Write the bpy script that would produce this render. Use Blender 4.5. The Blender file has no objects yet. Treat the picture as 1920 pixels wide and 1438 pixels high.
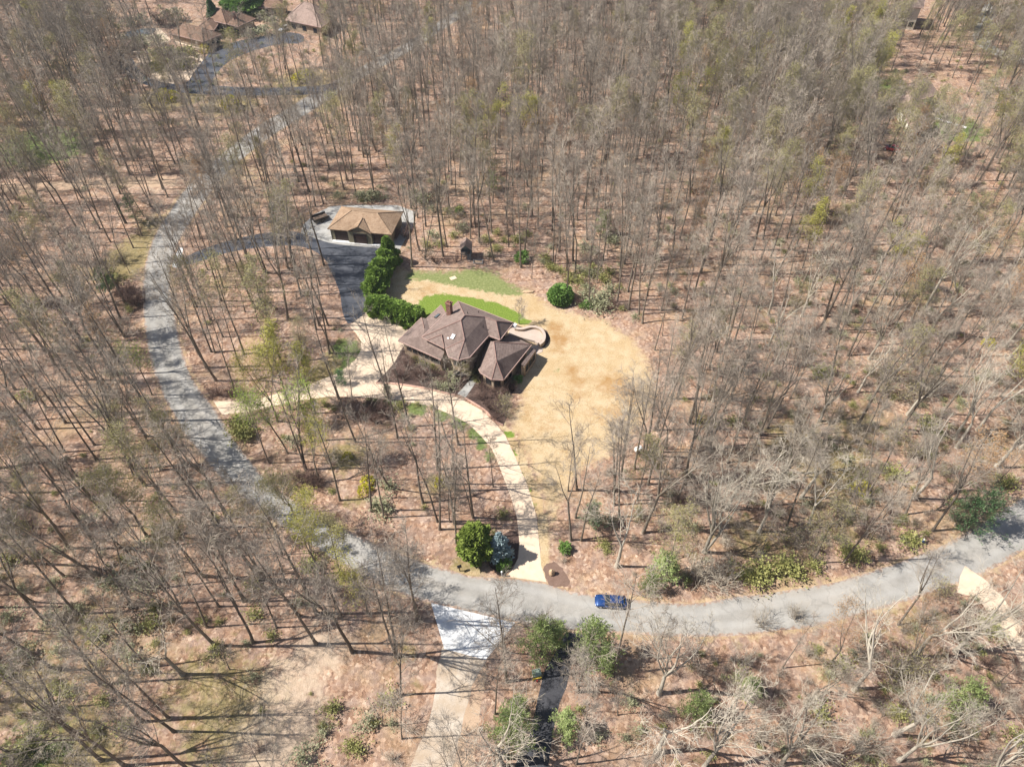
import bpy, bmesh, math, random
import numpy as np
from mathutils import Vector, Matrix, noise
from mathutils.geometry import delaunay_2d_cdt
PI = math.pi
scene = bpy.context.scene
COL = scene.collection
# ------------------------------------------------------------------ camera, sky, sun, exposure
FPX = 1331.0; PITCH = math.radians(46.5); CAMH = 90.0
cam_data = bpy.data.cameras.new('camera'); cam = bpy.data.objects.new('camera', cam_data); COL.objects.link(cam)
cam.location = (0, 0, CAMH); cam.rotation_euler = (PI/2 - PITCH, 0, 0)
cam_data.sensor_fit = 'HORIZONTAL'; cam_data.sensor_width = 36.0; cam_data.lens = 36.0 * FPX / 1920.0
cam_data.clip_start = 0.5; cam_data.clip_end = 6000
scene.camera = cam
SUN_EL = math.radians(50); SHADOW_AZ = math.radians(1.5)      # shadows fall to the right of the picture
world = bpy.data.worlds.new("World"); scene.world = world; world.use_nodes = True
wn = world.node_tree; wn.nodes.clear()
sky = wn.nodes.new('ShaderNodeTexSky'); sky.sky_type = 'NISHITA'; sky.sun_disc = False
sky.sun_elevation = SUN_EL; sky.sun_rotation = math.radians(270) - SHADOW_AZ
bg = wn.nodes.new('ShaderNodeBackground'); bg.inputs['Strength'].default_value = 0.07
wo = wn.nodes.new('ShaderNodeOutputWorld')
wn.links.new(sky.outputs[0], bg.inputs[0]); wn.links.new(bg.outputs[0], wo.inputs[0])
sd = bpy.data.lights.new('sun', 'SUN'); sd.energy = 4.6; sd.angle = math.radians(0.5); sd.color = (1.0, 0.955, 0.89)
sun = bpy.data.objects.new('sun', sd); COL.objects.link(sun)
sdir = Vector((math.cos(SUN_EL)*math.cos(SHADOW_AZ), math.cos(SUN_EL)*math.sin(SHADOW_AZ), -math.sin(SUN_EL)))
sun.rotation_euler = sdir.to_track_quat('-Z', 'Y').to_euler()
scene.view_settings.view_transform = 'Standard'; scene.view_settings.look = 'None'
scene.view_settings.exposure = 0.92; scene.view_settings.gamma = 1.0
scene.cycles.max_bounces = 5; scene.cycles.diffuse_bounces = 3; scene.cycles.transparent_max_bounces = 8

# ------------------------------------------------------------------ helpers
def G(px, py, z=0.0):                       # a point of the photograph on the level plane at height z
    u = (px-960)/FPX; v = (py-719)/FPX
    dy = math.cos(PITCH) - v*math.sin(PITCH); dz = math.sin(PITCH) + v*math.cos(PITCH)
    t = (CAMH-z)/dz
    return (u*t, dy*t, z)
def to_px(x, y, z=0.0):
    d = y*math.cos(PITCH) + (CAMH-z)*math.sin(PITCH)
    w = -y*math.sin(PITCH) + (CAMH-z)*math.cos(PITCH)
    return 960 + FPX*x/d, 719 + FPX*w/d
def G2(pts): return [G(x, y)[:2] for x, y in pts]
def tile(ox, oy, s): return lambda x, y: (ox + x/s, oy + y/s)

def tag(o, label=None, cat=None, group=None, kind=None):
    if label: o['label'] = label
    if cat: o['category'] = cat
    if group: o['group'] = group
    if kind: o['kind'] = kind
    return o
def empty(name, loc, label, cat, group=None, rz=0.0, sc=1.0):
    o = bpy.data.objects.new(name, None); COL.objects.link(o)
    o.location = loc; o.rotation_euler = (0, 0, rz); o.scale = (sc, sc, sc); o.empty_display_size = 0.2
    return tag(o, label, cat, group)
def link(name, me, parent=None, loc=None):
    o = bpy.data.objects.new(name, me); COL.objects.link(o)
    if parent: o.parent = parent
    if loc: o.location = loc
    return o
class MB:                                   # collects faces and links them as one mesh object
    def __init__(s): s.v = []; s.f = []; s.m = []
    def add(s, vs, fs, mi=0):
        n = len(s.v); s.v += [tuple(p) for p in vs]; s.f += [tuple(i+n for i in f) for f in fs]; s.m += [mi]*len(fs); return s
    def box(s, x0, x1, y0, y1, z0, z1, M=None, mi=0):
        p = [Vector(q) for q in ((x0,y0,z0),(x1,y0,z0),(x1,y1,z0),(x0,y1,z0),(x0,y0,z1),(x1,y0,z1),(x1,y1,z1),(x0,y1,z1))]
        if M is not None: p = [M @ q for q in p]
        return s.add(p, [(3,2,1,0),(4,5,6,7),(0,1,5,4),(1,2,6,5),(2,3,7,6),(3,0,4,7)], mi)
    def prism(s, poly, z0, z1, mi=0):
        n = len(poly); a = sum(poly[i][0]*poly[(i+1)%n][1]-poly[(i+1)%n][0]*poly[i][1] for i in range(n))
        if a < 0: poly = poly[::-1]
        vs = [(p[0],p[1],z0) for p in poly] + [(p[0],p[1],z1) for p in poly]
        return s.add(vs, [tuple(range(n,2*n)), tuple(range(n-1,-1,-1))] + [(i,(i+1)%n,n+(i+1)%n,n+i) for i in range(n)], mi)
    def tube(s, pts, rad, sides, mi=0, cap=False):
        n0 = len(s.v); a = None
        for k, p in enumerate(pts):
            d = (pts[min(k+1,len(pts)-1)] - pts[max(k-1,0)]).normalized()
            if a is None:
                a = d.orthogonal().normalized()
            a = (a - d*a.dot(d)); a = a.normalized() if a.length > 1e-5 else d.orthogonal().normalized()
            b = d.cross(a); r = rad[k]
            for j in range(sides):
                t = 2*PI*j/sides; q = p + (a*math.cos(t) + b*math.sin(t))*r
                s.v.append((q.x, q.y, q.z))
        for k in range(len(pts)-1):
            for j in range(sides):
                j2 = (j+1) % sides
                s.f.append((n0+k*sides+j, n0+k*sides+j2, n0+(k+1)*sides+j2, n0+(k+1)*sides+j)); s.m.append(mi)
        if cap:
            s.f.append(tuple(n0+(len(pts)-1)*sides+j for j in range(sides))); s.m.append(mi)
            s.f.append(tuple(n0+j for j in reversed(range(sides)))); s.m.append(mi)
        return s
    def mesh(s, name, mats, smooth=False):
        me = bpy.data.meshes.new(name); me.from_pydata(s.v, [], s.f)
        if not isinstance(mats, (list, tuple)): mats = [mats]
        for m in mats: me.materials.append(m)
        if len(mats) > 1: me.polygons.foreach_set('material_index', s.m)
        if smooth: me.polygons.foreach_set('use_smooth', [True]*len(s.f))
        me.update(); return me
    def build(s, name, mats, parent=None, smooth=False, bevel=0.0):
        o = link(name, s.mesh(name, mats, smooth), parent)
        if bevel:
            b = o.modifiers.new('bevel', 'BEVEL'); b.width = bevel; b.segments = 2; b.limit_method = 'ANGLE'
        return o

# ------------------------------------------------------------------ materials
def node_mat(name, rough=0.9, spec=0.15):
    m = bpy.data.materials.new(name); m.use_nodes = True
    nt = m.node_tree; bs = nt.nodes['Principled BSDF']
    bs.inputs['Roughness'].default_value = rough; bs.inputs['Specular IOR Level'].default_value = spec
    return m, nt, bs
class NT:
    def __init__(s, nt, coord='Object'):
        s.nt = nt; s.tc = nt.nodes.new('ShaderNodeTexCoord'); s.co = s.tc.outputs[coord]
    def noise(s, scale, detail=3.0, rough=0.55, vec=None, dist=0.0):
        n = s.nt.nodes.new('ShaderNodeTexNoise'); n.inputs['Scale'].default_value = scale
        n.inputs['Detail'].default_value = detail; n.inputs['Roughness'].default_value = rough; n.inputs['Distortion'].default_value = dist
        s.nt.links.new(vec or s.co, n.inputs['Vector']); return n.outputs['Fac']
    def voro(s, scale, out='Color', vec=None):
        n = s.nt.nodes.new('ShaderNodeTexVoronoi'); n.inputs['Scale'].default_value = scale
        s.nt.links.new(vec or s.co, n.inputs['Vector']); return n.outputs[out]
    def ramp(s, fac, stops):
        r = s.nt.nodes.new('ShaderNodeValToRGB'); e = r.color_ramp.elements
        while len(e) < len(stops): e.new(0.5)
        for el, (p, c) in zip(e, stops):
            el.position = p; el.color = (c[0], c[1], c[2], 1) if hasattr(c, '__len__') else (c, c, c, 1)
        s.nt.links.new(fac, r.inputs[0]); return r.outputs[0]
    def mix(s, fac, a, b, mode='MIX'):
        m = s.nt.nodes.new('ShaderNodeMix'); m.data_type = 'RGBA'; m.blend_type = mode
        for i, x in ((0, fac), (6, a), (7, b)):
            if hasattr(x, 'links'): s.nt.links.new(x, m.inputs[i])
            elif i == 0: m.inputs[0].default_value = x
            else: m.inputs[i].default_value = (x[0], x[1], x[2], 1)
        return m.outputs[2]
    def math(s, op, a, b=0.0, clamp=False):
        m = s.nt.nodes.new('ShaderNodeMath'); m.operation = op; m.use_clamp = clamp
        for i, x in ((0, a), (1, b)):
            if hasattr(x, 'links'): s.nt.links.new(x, m.inputs[i])
            else: m.inputs[i].default_value = x
        return m.outputs[0]
    def attr(s, name):
        a = s.nt.nodes.new('ShaderNodeAttribute'); a.attribute_name = name; return a.outputs['Fac']
    def bump(s, h, bs, strength=0.4, dist=0.05):
        b = s.nt.nodes.new('ShaderNodeBump'); b.inputs['Strength'].default_value = strength; b.inputs['Distance'].default_value = dist
        s.nt.links.new(h, b.inputs['Height']); s.nt.links.new(b.outputs[0], bs.inputs['Normal'])
    def out(s, c, bs): s.nt.links.new(c, bs.inputs['Base Color'])

def litter_colour(t):                       # fallen oak leaves: single leaves and drifts of several tints
    leaf = t.ramp(t.voro(2.6), [(0.0,(0.07,0.036,0.024)),(0.25,(0.18,0.100,0.060)),(0.52,(0.345,0.208,0.132)),(0.75,(0.51,0.345,0.235)),(1.0,(0.76,0.60,0.46))])
    fine = t.noise(9.0, 2.0); leaf = t.mix(0.30, leaf, t.ramp(fine, [(0.32,(0.12,0.062,0.042)),(0.68,(0.55,0.355,0.26))]))
    grey = t.ramp(t.noise(0.5, 4.0, 0.6), [(0.42, 0.0), (0.62, 1.0)])
    leaf = t.mix(t.math('MULTIPLY', grey, 0.55), leaf, (0.34,0.265,0.225))
    dk = t.ramp(t.noise(0.16, 5.0, 0.62), [(0.40, 0.0), (0.68, 1.0)])
    leaf = t.mix(t.math('MULTIPLY', dk, 0.45), leaf, (0.175,0.105,0.07))
    patch = t.ramp(t.noise(1.1, 5.0, 0.7), [(0.50, 0.0), (0.66, 1.0)])
    leaf = t.mix(t.math('MULTIPLY', patch, 0.5), leaf, (0.16,0.105,0.075))
    yel = t.ramp(t.noise(0.09, 5.0, 0.65), [(0.52, 0.0), (0.72, 1.0)])
    return t.mix(t.math('MULTIPLY', yel, 0.5), leaf, (0.40,0.29,0.15))
def straw_colour(t):                        # dormant lawn
    s = t.ramp(t.noise(4.0, 3.0, 0.7), [(0.25,(0.23,0.16,0.085)),(0.5,(0.41,0.30,0.168)),(0.78,(0.60,0.475,0.30))])
    s = t.mix(t.ramp(t.noise(0.55, 4.0, 0.6), [(0.40,0.0),(0.66,0.75)]), s, (0.50,0.395,0.26))
    s = t.mix(t.ramp(t.noise(0.13, 4.0, 0.6), [(0.50,0.0),(0.70,0.6)]), s, (0.37,0.245,0.11))
    return s
def M_ground():
    m, nt, bs = node_mat('leaf_litter'); t = NT(nt)
    c = litter_colour(t)
    edge = t.noise(0.7, 5.0, 0.65)
    def zone(c, name, col, k=1.0):
        f = t.math('ADD', t.attr(name), t.math('MULTIPLY', t.math('SUBTRACT', edge, 0.5), 1.1))
        f = t.ramp(f, [(0.38, 0.0), (0.62, 1.0)]); return t.mix(t.math('MULTIPLY', f, k), c, col)
    c = zone(c, 'moss', t.ramp(t.noise(2.5, 4.0), [(0.3,(0.11,0.105,0.03)),(0.6,(0.23,0.205,0.07)),(0.85,(0.42,0.33,0.18))]), 0.62)
    c = zone(c, 'green', t.ramp(t.noise(2.5, 4.0), [(0.3,(0.05,0.095,0.02)),(0.7,(0.13,0.20,0.045))]), 0.85)
    c = zone(c, 'straw', straw_colour(t), 0.85)
    c = zone(c, 'mulch', t.ramp(t.noise(3.0, 4.0), [(0.3,(0.04,0.026,0.02)),(0.7,(0.12,0.075,0.06))]), 0.9)
    c = zone(c, 'dirt', t.ramp(t.noise(1.5, 4.0), [(0.3,(0.40,0.31,0.22)),(0.7,(0.54,0.43,0.32))]), 0.7)
    t.out(c, bs); t.bump(t.noise(5.0, 4.0, 0.7), bs, 0.9, 0.12); return m
def M_lawn():
    m, nt, bs = node_mat('lawn_turf'); t = NT(nt)
    s = straw_colour(t)
    br = t.math('ADD', t.attr('brown'), t.math('MULTIPLY', t.math('SUBTRACT', t.noise(0.7, 6.0, 0.75), 0.5), 1.8))
    s = t.mix(t.ramp(br, [(0.40,0.0),(0.95,0.85)]), s, (0.30,0.165,0.06))
    wob = t.math('MULTIPLY', t.math('SUBTRACT', t.noise(0.9, 6.0, 0.72), 0.5), 1.5)
    g = t.ramp(t.math('ADD', t.attr('green'), wob), [(0.40,0.0),(0.60,1.0)])
    gc = t.ramp(t.noise(3.5, 4.0, 0.7), [(0.25,(0.075,0.115,0.018)),(0.5,(0.14,0.20,0.03)),(0.7,(0.22,0.27,0.06)),(0.9,(0.34,0.33,0.13))])
    pc = t.ramp(t.noise(2.2, 5.0, 0.7), [(0.25,(0.09,0.12,0.032)),(0.55,(0.19,0.21,0.08)),(0.8,(0.38,0.33,0.18))])
    s = t.mix(g, s, gc)
    s = t.mix(t.ramp(t.math('ADD', t.attr('pale'), wob), [(0.40,0.0),(0.60,1.0)]), s, pc)
    e = t.ramp(t.math('ADD', t.math('MULTIPLY', t.attr('edge'), 0.24), wob), [(0.22,1.0),(0.62,0.0)])
    c = t.mix(e, s, litter_colour(t))
    t.out(c, bs); t.bump(t.noise(7.0, 4.0, 0.7), bs, 0.8, 0.06); return m
def M_surface(name, stops, s1, s2, patch=None, rough=0.85, bump=0.3, coord='Object', spec=0.2, dist=0.02):
    m, nt, bs = node_mat(name, rough, spec); t = NT(nt, coord)
    f = t.math('ADD', t.math('MULTIPLY', t.noise(s1, 4.0, 0.6), 0.5), t.math('MULTIPLY', t.noise(s2, 3.0, 0.6), 0.5))
    c = t.ramp(f, stops)
    if patch:
        c = t.mix(t.ramp(t.noise(patch[0], 5.0, 0.65), [(patch[1],0.0),(patch[2],patch[3])]), c, patch[4])
    t.out(c, bs); t.bump(t.noise(s2, 3.0, 0.7), bs, bump, dist); return m
def M_bark(name, a, b, lichen):
    m, nt, bs = node_mat(name, 0.95, 0.05); t = NT(nt)
    mp = nt.nodes.new('ShaderNodeMapping'); mp.inputs['Scale'].default_value = (6, 6, 0.9); nt.links.new(t.co, mp.inputs[0])
    c = t.ramp(t.noise(1.5, 4.0, 0.7, mp.outputs[0]), [(0.3, a), (0.7, b)])
    c = t.mix(t.ramp(t.noise(0.9, 4.0, 0.6), [(0.52,0.0),(0.68,0.6)]), c, lichen)
    oi = nt.nodes.new('ShaderNodeObjectInfo')
    v = t.ramp(oi.outputs['Random'], [(0.0,(0.72,0.70,0.68)),(0.5,(1.0,0.98,0.95)),(1.0,(1.25,1.22,1.18))])
    c = t.mix(1.0, c, v, 'MULTIPLY'); t.out(c, bs); return m
def M_leaf(name, stops, scale=0.9, trans=0.25, rough=0.6):
    m, nt, bs = node_mat(name, rough, 0.2); t = NT(nt)
    c = t.ramp(t.math('ADD', t.math('MULTIPLY', t.noise(scale, 3.0), 0.55), t.math('MULTIPLY', t.noise(scale*7, 2.0), 0.45)), stops)
    t.out(c, bs)
    tr = nt.nodes.new('ShaderNodeBsdfTranslucent'); nt.links.new(c, tr.inputs[0])
    mx = nt.nodes.new('ShaderNodeMixShader'); mx.inputs[0].default_value = trans
    nt.links.new(bs.outputs[0], mx.inputs[1]); nt.links.new(tr.outputs[0], mx.inputs[2])
    nt.links.new(mx.outputs[0], nt.nodes['Material Output'].inputs[0]); return m
def M_plain(name, c, rough=0.6, metal=0.0, spec=0.3, var=0.15, sc=3.0, coat=0.0):
    m, nt, bs = node_mat(name, rough, spec); t = NT(nt)
    k = t.ramp(t.noise(sc, 4.0), [(0.3, [x*(1-var) for x in c]), (0.7, [min(1, x*(1+var)) for x in c])])
    t.out(k, bs); bs.inputs['Metallic'].default_value = metal; bs.inputs['Coat Weight'].default_value = coat; return m
def M_shingle(name, a, b, hi):
    m, nt, bs = node_mat(name, 0.95, 0.1); t = NT(nt, 'Object')
    w = nt.nodes.new('ShaderNodeTexWave'); w.bands_direction = 'Z'; w.inputs['Scale'].default_value = 1.6; w.inputs['Distortion'].default_value = 1.5
    w.inputs['Detail'].default_value = 3; w.inputs['Detail Scale'].default_value = 2.0; nt.links.new(t.co, w.inputs[0])
    c = t.ramp(t.noise(2.2, 5.0, 0.7), [(0.3, a), (0.55, b), (0.8, hi)])
    c = t.mix(t.math('MULTIPLY', w.outputs['Fac'], 0.16), c, [x*0.45 for x in a])
    c = t.mix(t.ramp(t.voro(3.0), [(0.2,0.0),(0.9,0.28)]), c, hi)
    c = t.mix(t.ramp(t.noise(0.45, 5.0, 0.7), [(0.46,0.0),(0.68,0.5)]), c, [x*0.62 for x in a])
    t.out(c, bs); t.bump(w.outputs['Fac'], bs, 0.35, 0.03); return m
def M_stone(name, cols, mortar, scale=2.0, squash=1.0):
    m, nt, bs = node_mat(name, 0.9, 0.15); t = NT(nt)
    c = t.ramp(t.voro(scale), [(0.0, cols[0]), (0.5, cols[1]), (1.0, cols[2])])
    d = t.ramp(t.voro(scale, 'Distance'), [(0.35, 0.0), (0.6, 0.5)])
    c = t.mix(d, c, mortar); t.out(c, bs); t.bump(t.voro(scale, 'Distance'), bs, 0.4, 0.03); return m

m_ground = M_ground(); m_lawn = M_lawn()
m_asphalt, _nt, _b = node_mat('old_asphalt', 0.9, 0.15); _t = NT(_nt)
_c = _t.ramp(_t.math('ADD', _t.math('MULTIPLY', _t.noise(0.4, 5.0, 0.65), 0.55), _t.math('MULTIPLY', _t.noise(11, 3.0, 0.7), 0.45)), [(0.3,(0.185,0.174,0.155)),(0.52,(0.29,0.275,0.25)),(0.72,(0.40,0.38,0.345))])
_c = _t.mix(_t.ramp(_t.noise(0.12, 5.0, 0.6), [(0.48,0.0),(0.66,0.55)]), _c, (0.36,0.325,0.28))
_ed = _t.attr('edge')
_c = _t.mix(_t.ramp(_t.math('MULTIPLY', _ed, 0.333), [(0.28,0.0),(0.42,0.22),(0.58,0.22),(0.75,0.0)]), _c, (0.42,0.41,0.39))
_vc = _nt.nodes.new('ShaderNodeTexVoronoi'); _vc.feature = 'DISTANCE_TO_EDGE'; _vc.inputs['Scale'].default_value = 0.16
_wn = _nt.nodes.new('ShaderNodeVectorMath'); _wn.operation = 'ADD'; _nn = _nt.nodes.new('ShaderNodeTexNoise'); _nn.inputs['Scale'].default_value = 1.5
_nt.links.new(_t.co, _nn.inputs['Vector']); _nt.links.new(_t.co, _wn.inputs[0]); _nt.links.new(_nn.outputs['Color'], _wn.inputs[1]); _nt.links.new(_wn.outputs[0], _vc.inputs['Vector'])
_c = _t.mix(_t.ramp(_vc.outputs['Distance'], [(0.0,0.28),(0.018,0.0)]), _c, (0.14,0.135,0.125))
_c = _t.mix(_t.ramp(_t.math('ADD', _ed, _t.math('MULTIPLY', _t.math('SUBTRACT', _t.noise(1.6, 5.0, 0.7), 0.5), 2.2)), [(0.05,0.85),(0.45,0.0)]), _c, litter_colour(_t))
_t.out(_c, _b); _t.bump(_t.noise(14, 3.0, 0.7), _b, 0.3, 0.02)
m_black = M_surface('sealed_asphalt', [(0.3,(0.042,0.046,0.056)),(0.7,(0.078,0.084,0.10))], 0.6, 16, (0.25,0.5,0.7,0.4,(0.15,0.15,0.16)))
m_newblack = M_surface('fresh_asphalt', [(0.3,(0.035,0.035,0.04)),(0.7,(0.07,0.07,0.078))], 0.8, 16)
m_conc = M_surface('beige_concrete', [(0.3,(0.52,0.40,0.285)),(0.55,(0.61,0.48,0.355)),(0.8,(0.69,0.56,0.43))], 0.9, 8, (0.35,0.52,0.72,0.4,(0.50,0.39,0.29)))
m_white = M_surface('white_concrete', [(0.3,(0.54,0.54,0.53)),(0.6,(0.69,0.69,0.68)),(0.8,(0.77,0.77,0.76))], 0.9, 6, (0.5,0.48,0.7,0.55,(0.50,0.48,0.45)))
m_gravel = M_surface('pale_gravel', [(0.3,(0.30,0.245,0.19)),(0.5,(0.43,0.365,0.295)),(0.75,(0.56,0.495,0.415))], 0.6, 5, (0.25,0.42,0.62,0.75,(0.36,0.27,0.185)), bump=0.6)
m_sand = M_surface('sandy_dirt', [(0.3,(0.32,0.22,0.145)),(0.7,(0.47,0.35,0.245))], 0.7, 7, (0.3,0.45,0.65,0.6,(0.42,0.27,0.19)), bump=0.6)
m_padgrey = M_surface('pale_grey_stone', [(0.3,(0.27,0.265,0.25)),(0.7,(0.42,0.41,0.39))], 0.9, 5, (0.4,0.45,0.65,0.5,(0.24,0.215,0.18)))
m_mulch = M_surface('dark_mulch', [(0.3,(0.035,0.022,0.018)),(0.55,(0.085,0.055,0.045)),(0.8,(0.17,0.115,0.095))], 1.2, 8, (0.6,0.5,0.7,0.5,(0.22,0.15,0.12)), bump=0.8, dist=0.06)
m_mulch2 = M_surface('brown_mulch', [(0.3,(0.12,0.075,0.055)),(0.6,(0.20,0.13,0.10)),(0.8,(0.30,0.21,0.165))], 1.2, 8, bump=0.8, dist=0.06)
m_patio = M_surface('patio_paving', [(0.3,(0.38,0.30,0.245)),(0.7,(0.48,0.40,0.335))], 1.0, 9)
m_curb = M_surface('pink_brick_edging', [(0.3,(0.40,0.23,0.17)),(0.7,(0.55,0.36,0.28))], 2, 9)
m_roof = M_shingle('brown_shingles', (0.145,0.103,0.088), (0.22,0.164,0.141), (0.295,0.228,0.198))
m_ridge = M_plain('ridge_shingles', (0.25,0.155,0.13), 0.95, var=0.2)
m_trim = M_plain('pink_beige_trim', (0.42,0.29,0.25), 0.6)
m_groof = M_shingle('tan_shingles', (0.225,0.145,0.09), (0.325,0.225,0.15), (0.43,0.32,0.225))
m_nroof = M_shingle('weathered_brown_shingles', (0.15,0.09,0.06), (0.22,0.14,0.10), (0.30,0.20,0.15))
m_nroof2 = M_shingle('faded_pinkish_shingles', (0.22,0.155,0.13), (0.30,0.22,0.18), (0.38,0.29,0.25))
m_stone = M_stone('tan_fieldstone', [(0.22,0.15,0.10),(0.38,0.28,0.19),(0.50,0.39,0.28)], (0.36,0.29,0.22))
m_brick = M_stone('red_brown_brick', [(0.13,0.05,0.035),(0.20,0.08,0.055),(0.27,0.13,0.09)], (0.25,0.19,0.16), 4.0)
m_stucco = M_surface('olive_tan_siding', [(0.3,(0.22,0.19,0.125)),(0.7,(0.30,0.265,0.18))], 1.0, 8)
m_cream = M_surface('cream_siding', [(0.3,(0.60,0.56,0.47)),(0.7,(0.74,0.70,0.60))], 1.0, 8)
m_door = M_plain('dark_brown_door', (0.060,0.033,0.028), 0.5)
m_dark = M_plain('dark_frame', (0.035,0.028,0.025), 0.5)
m_glass, _nt, _b = node_mat('window_glass', 0.08, 0.6); _b.inputs['Base Color'].default_value = (0.025,0.03,0.035,1)
m_skyl, _nt, _b = node_mat('skylight_glass', 0.1, 0.8); _b.inputs['Base Color'].default_value = (0.62,0.70,0.78,1)
m_skyd, _nt, _b = node_mat('dark_skylight_glass', 0.1, 0.8); _b.inputs['Base Color'].default_value = (0.09,0.12,0.14,1)
m_whitep = M_plain('white_paint', (0.72,0.72,0.71), 0.5, var=0.05)
m_wood = M_plain('weathered_wood', (0.24,0.17,0.12), 0.85, var=0.3)
m_bluewood = M_plain('blue_grey_painted_wood', (0.10,0.13,0.16), 0.7, var=0.2)
m_black_metal = M_plain('black_metal', (0.02,0.02,0.022), 0.4, 0.3)
m_rock = M_surface('tan_boulder', [(0.3,(0.36,0.24,0.14)),(0.7,(0.60,0.45,0.30))], 2.0, 8, bump=0.7, dist=0.08)
m_bark = M_bark('grey_brown_bark', (0.115,0.094,0.074), (0.255,0.218,0.18), (0.33,0.315,0.26))
m_pale = M_bark('pale_bark', (0.28,0.25,0.205), (0.50,0.46,0.39), (0.38,0.37,0.30))
m_twig = M_bark('twig_bark', (0.22,0.185,0.155), (0.38,0.33,0.275), (0.36,0.335,0.26))
m_ptwig = M_bark('pale_twig_bark', (0.32,0.28,0.225), (0.50,0.45,0.375), (0.40,0.38,0.31))
m_bud_y = M_leaf('yellow_green_buds', [(0.3,(0.33,0.31,0.06)),(0.6,(0.48,0.45,0.12)),(0.8,(0.58,0.54,0.22))], trans=0.35)
m_bud_g = M_leaf('fresh_green_leaves', [(0.3,(0.22,0.31,0.05)),(0.6,(0.35,0.44,0.09)),(0.8,(0.46,0.52,0.17))], trans=0.35)
m_bud_o = M_leaf('olive_buds', [(0.3,(0.24,0.215,0.09)),(0.6,(0.37,0.335,0.15)),(0.8,(0.48,0.43,0.24))], trans=0.3)
m_bud_r = M_leaf('orange_brown_buds', [(0.3,(0.36,0.20,0.09)),(0.7,(0.52,0.34,0.18))], trans=0.3)
m_arbor = M_leaf('hedge_foliage', [(0.25,(0.08,0.14,0.025)),(0.5,(0.19,0.29,0.055)),(0.75,(0.34,0.44,0.10))], 1.2, 0.2)
m_yew = M_leaf('bright_evergreen_foliage', [(0.25,(0.09,0.13,0.02)),(0.5,(0.20,0.26,0.05)),(0.75,(0.33,0.38,0.10))], 1.2, 0.15)
m_pine = M_leaf('pine_needles', [(0.25,(0.17,0.22,0.07)),(0.5,(0.32,0.39,0.15)),(0.75,(0.48,0.53,0.26))], 0.9, 0.3)
m_dpine = M_leaf('dark_pine_needles', [(0.25,(0.067,0.132,0.060)),(0.5,(0.133,0.232,0.102)),(0.75,(0.247,0.357,0.170))], 0.9, 0.15)
m_spruce = M_leaf('blue_spruce_needles', [(0.25,(0.20,0.27,0.27)),(0.5,(0.33,0.42,0.43)),(0.75,(0.48,0.57,0.58))], 1.2, 0.2)
m_rhodo = M_leaf('glossy_green_leaves', [(0.25,(0.07,0.14,0.03)),(0.5,(0.16,0.27,0.065)),(0.75,(0.28,0.40,0.12))], 1.5, 0.15, 0.4)
m_shrub = M_leaf('olive_green_shrub_leaves', [(0.25,(0.150,0.162,0.049)),(0.5,(0.285,0.284,0.098)),(0.75,(0.510,0.432,0.196))], 1.5, 0.15)
m_gshrub = M_leaf('grey_green_shrub_leaves', [(0.25,(0.182,0.194,0.106)),(0.5,(0.325,0.325,0.194)),(0.75,(0.481,0.450,0.300))], 1.5, 0.15)
m_redtwig = M_bark('purple_brown_twigs', (0.10,0.065,0.055), (0.22,0.15,0.13), (0.22,0.17,0.14))
m_yshrub = M_leaf('yellow_shrub_leaves', [(0.25,(0.36,0.32,0.03)),(0.7,(0.62,0.56,0.07))], 1.5, 0.2)

# ------------------------------------------------------------------ sheets on the ground
def densify(poly, step, jit=0.0, rng=None):
    out = []
    n = len(poly)
    for i in range(n):
        a = poly[i]; b = poly[(i+1)%n]; L = math.hypot(b[0]-a[0], b[1]-a[1]); k = max(1, int(L/step))
        for j in range(k):
            t = j/k; out.append([a[0]+(b[0]-a[0])*t, a[1]+(b[1]-a[1])*t])
    if jit:
        for p in out:
            n1 = noise.noise(Vector((p[0]*0.5, p[1]*0.5, 3.1))); n2 = noise.noise(Vector((p[0]*0.5, p[1]*0.5, 9.7)))
            n3 = noise.noise(Vector((p[0]*2.1, p[1]*2.1, 5.1))); n4 = noise.noise(Vector((p[0]*2.1, p[1]*2.1, 7.7)))
            p[0] += (n1+0.5*n3)*jit; p[1] += (n2+0.5*n4)*jit
    return [tuple(p) for p in out]
def chaikin(poly, it=2, closed=True):
    for _ in range(it):
        out = []; n = len(poly)
        for i in range(n if closed else n-1):
            a = poly[i]; b = poly[(i+1)%n]
            out += [(a[0]*.75+b[0]*.25, a[1]*.75+b[1]*.25), (a[0]*.25+b[0]*.75, a[1]*.25+b[1]*.75)]
        if not closed: out = [poly[0]] + out + [poly[-1]]
        poly = out
    return poly
def inside_np(X, Y, poly):
    r = np.zeros(X.shape, bool); n = len(poly)
    for i in range(n):
        x1, y1 = poly[i]; x2, y2 = poly[(i+1)%n]
        if y1 == y2: continue
        c = ((y1 > Y) != (y2 > Y)) & (X < (x2-x1)*(Y-y1)/(y2-y1)+x1); r ^= c
    return r
def dist_np(X, Y, poly, closed=True):
    d = np.full(X.shape, 1e9); n = len(poly)
    for i in range(n if closed else n-1):
        x1, y1 = poly[i]; x2, y2 = poly[(i+1)%n]; dx, dy = x2-x1, y2-y1; L2 = dx*dx+dy*dy+1e-12
        t = np.clip(((X-x1)*dx+(Y-y1)*dy)/L2, 0, 1); d = np.minimum(d, np.hypot(X-x1-t*dx, Y-y1-t*dy))
    return d
def sdist(X, Y, poly):                      # >0 inside
    d = dist_np(X, Y, poly); return np.where(inside_np(X, Y, poly), d, -d)
def soft(X, Y, poly, w):                    # 0..1, 0.5 at the outline
    return np.clip(0.5 + sdist(X, Y, poly)/(2*w), 0, 1)
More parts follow.
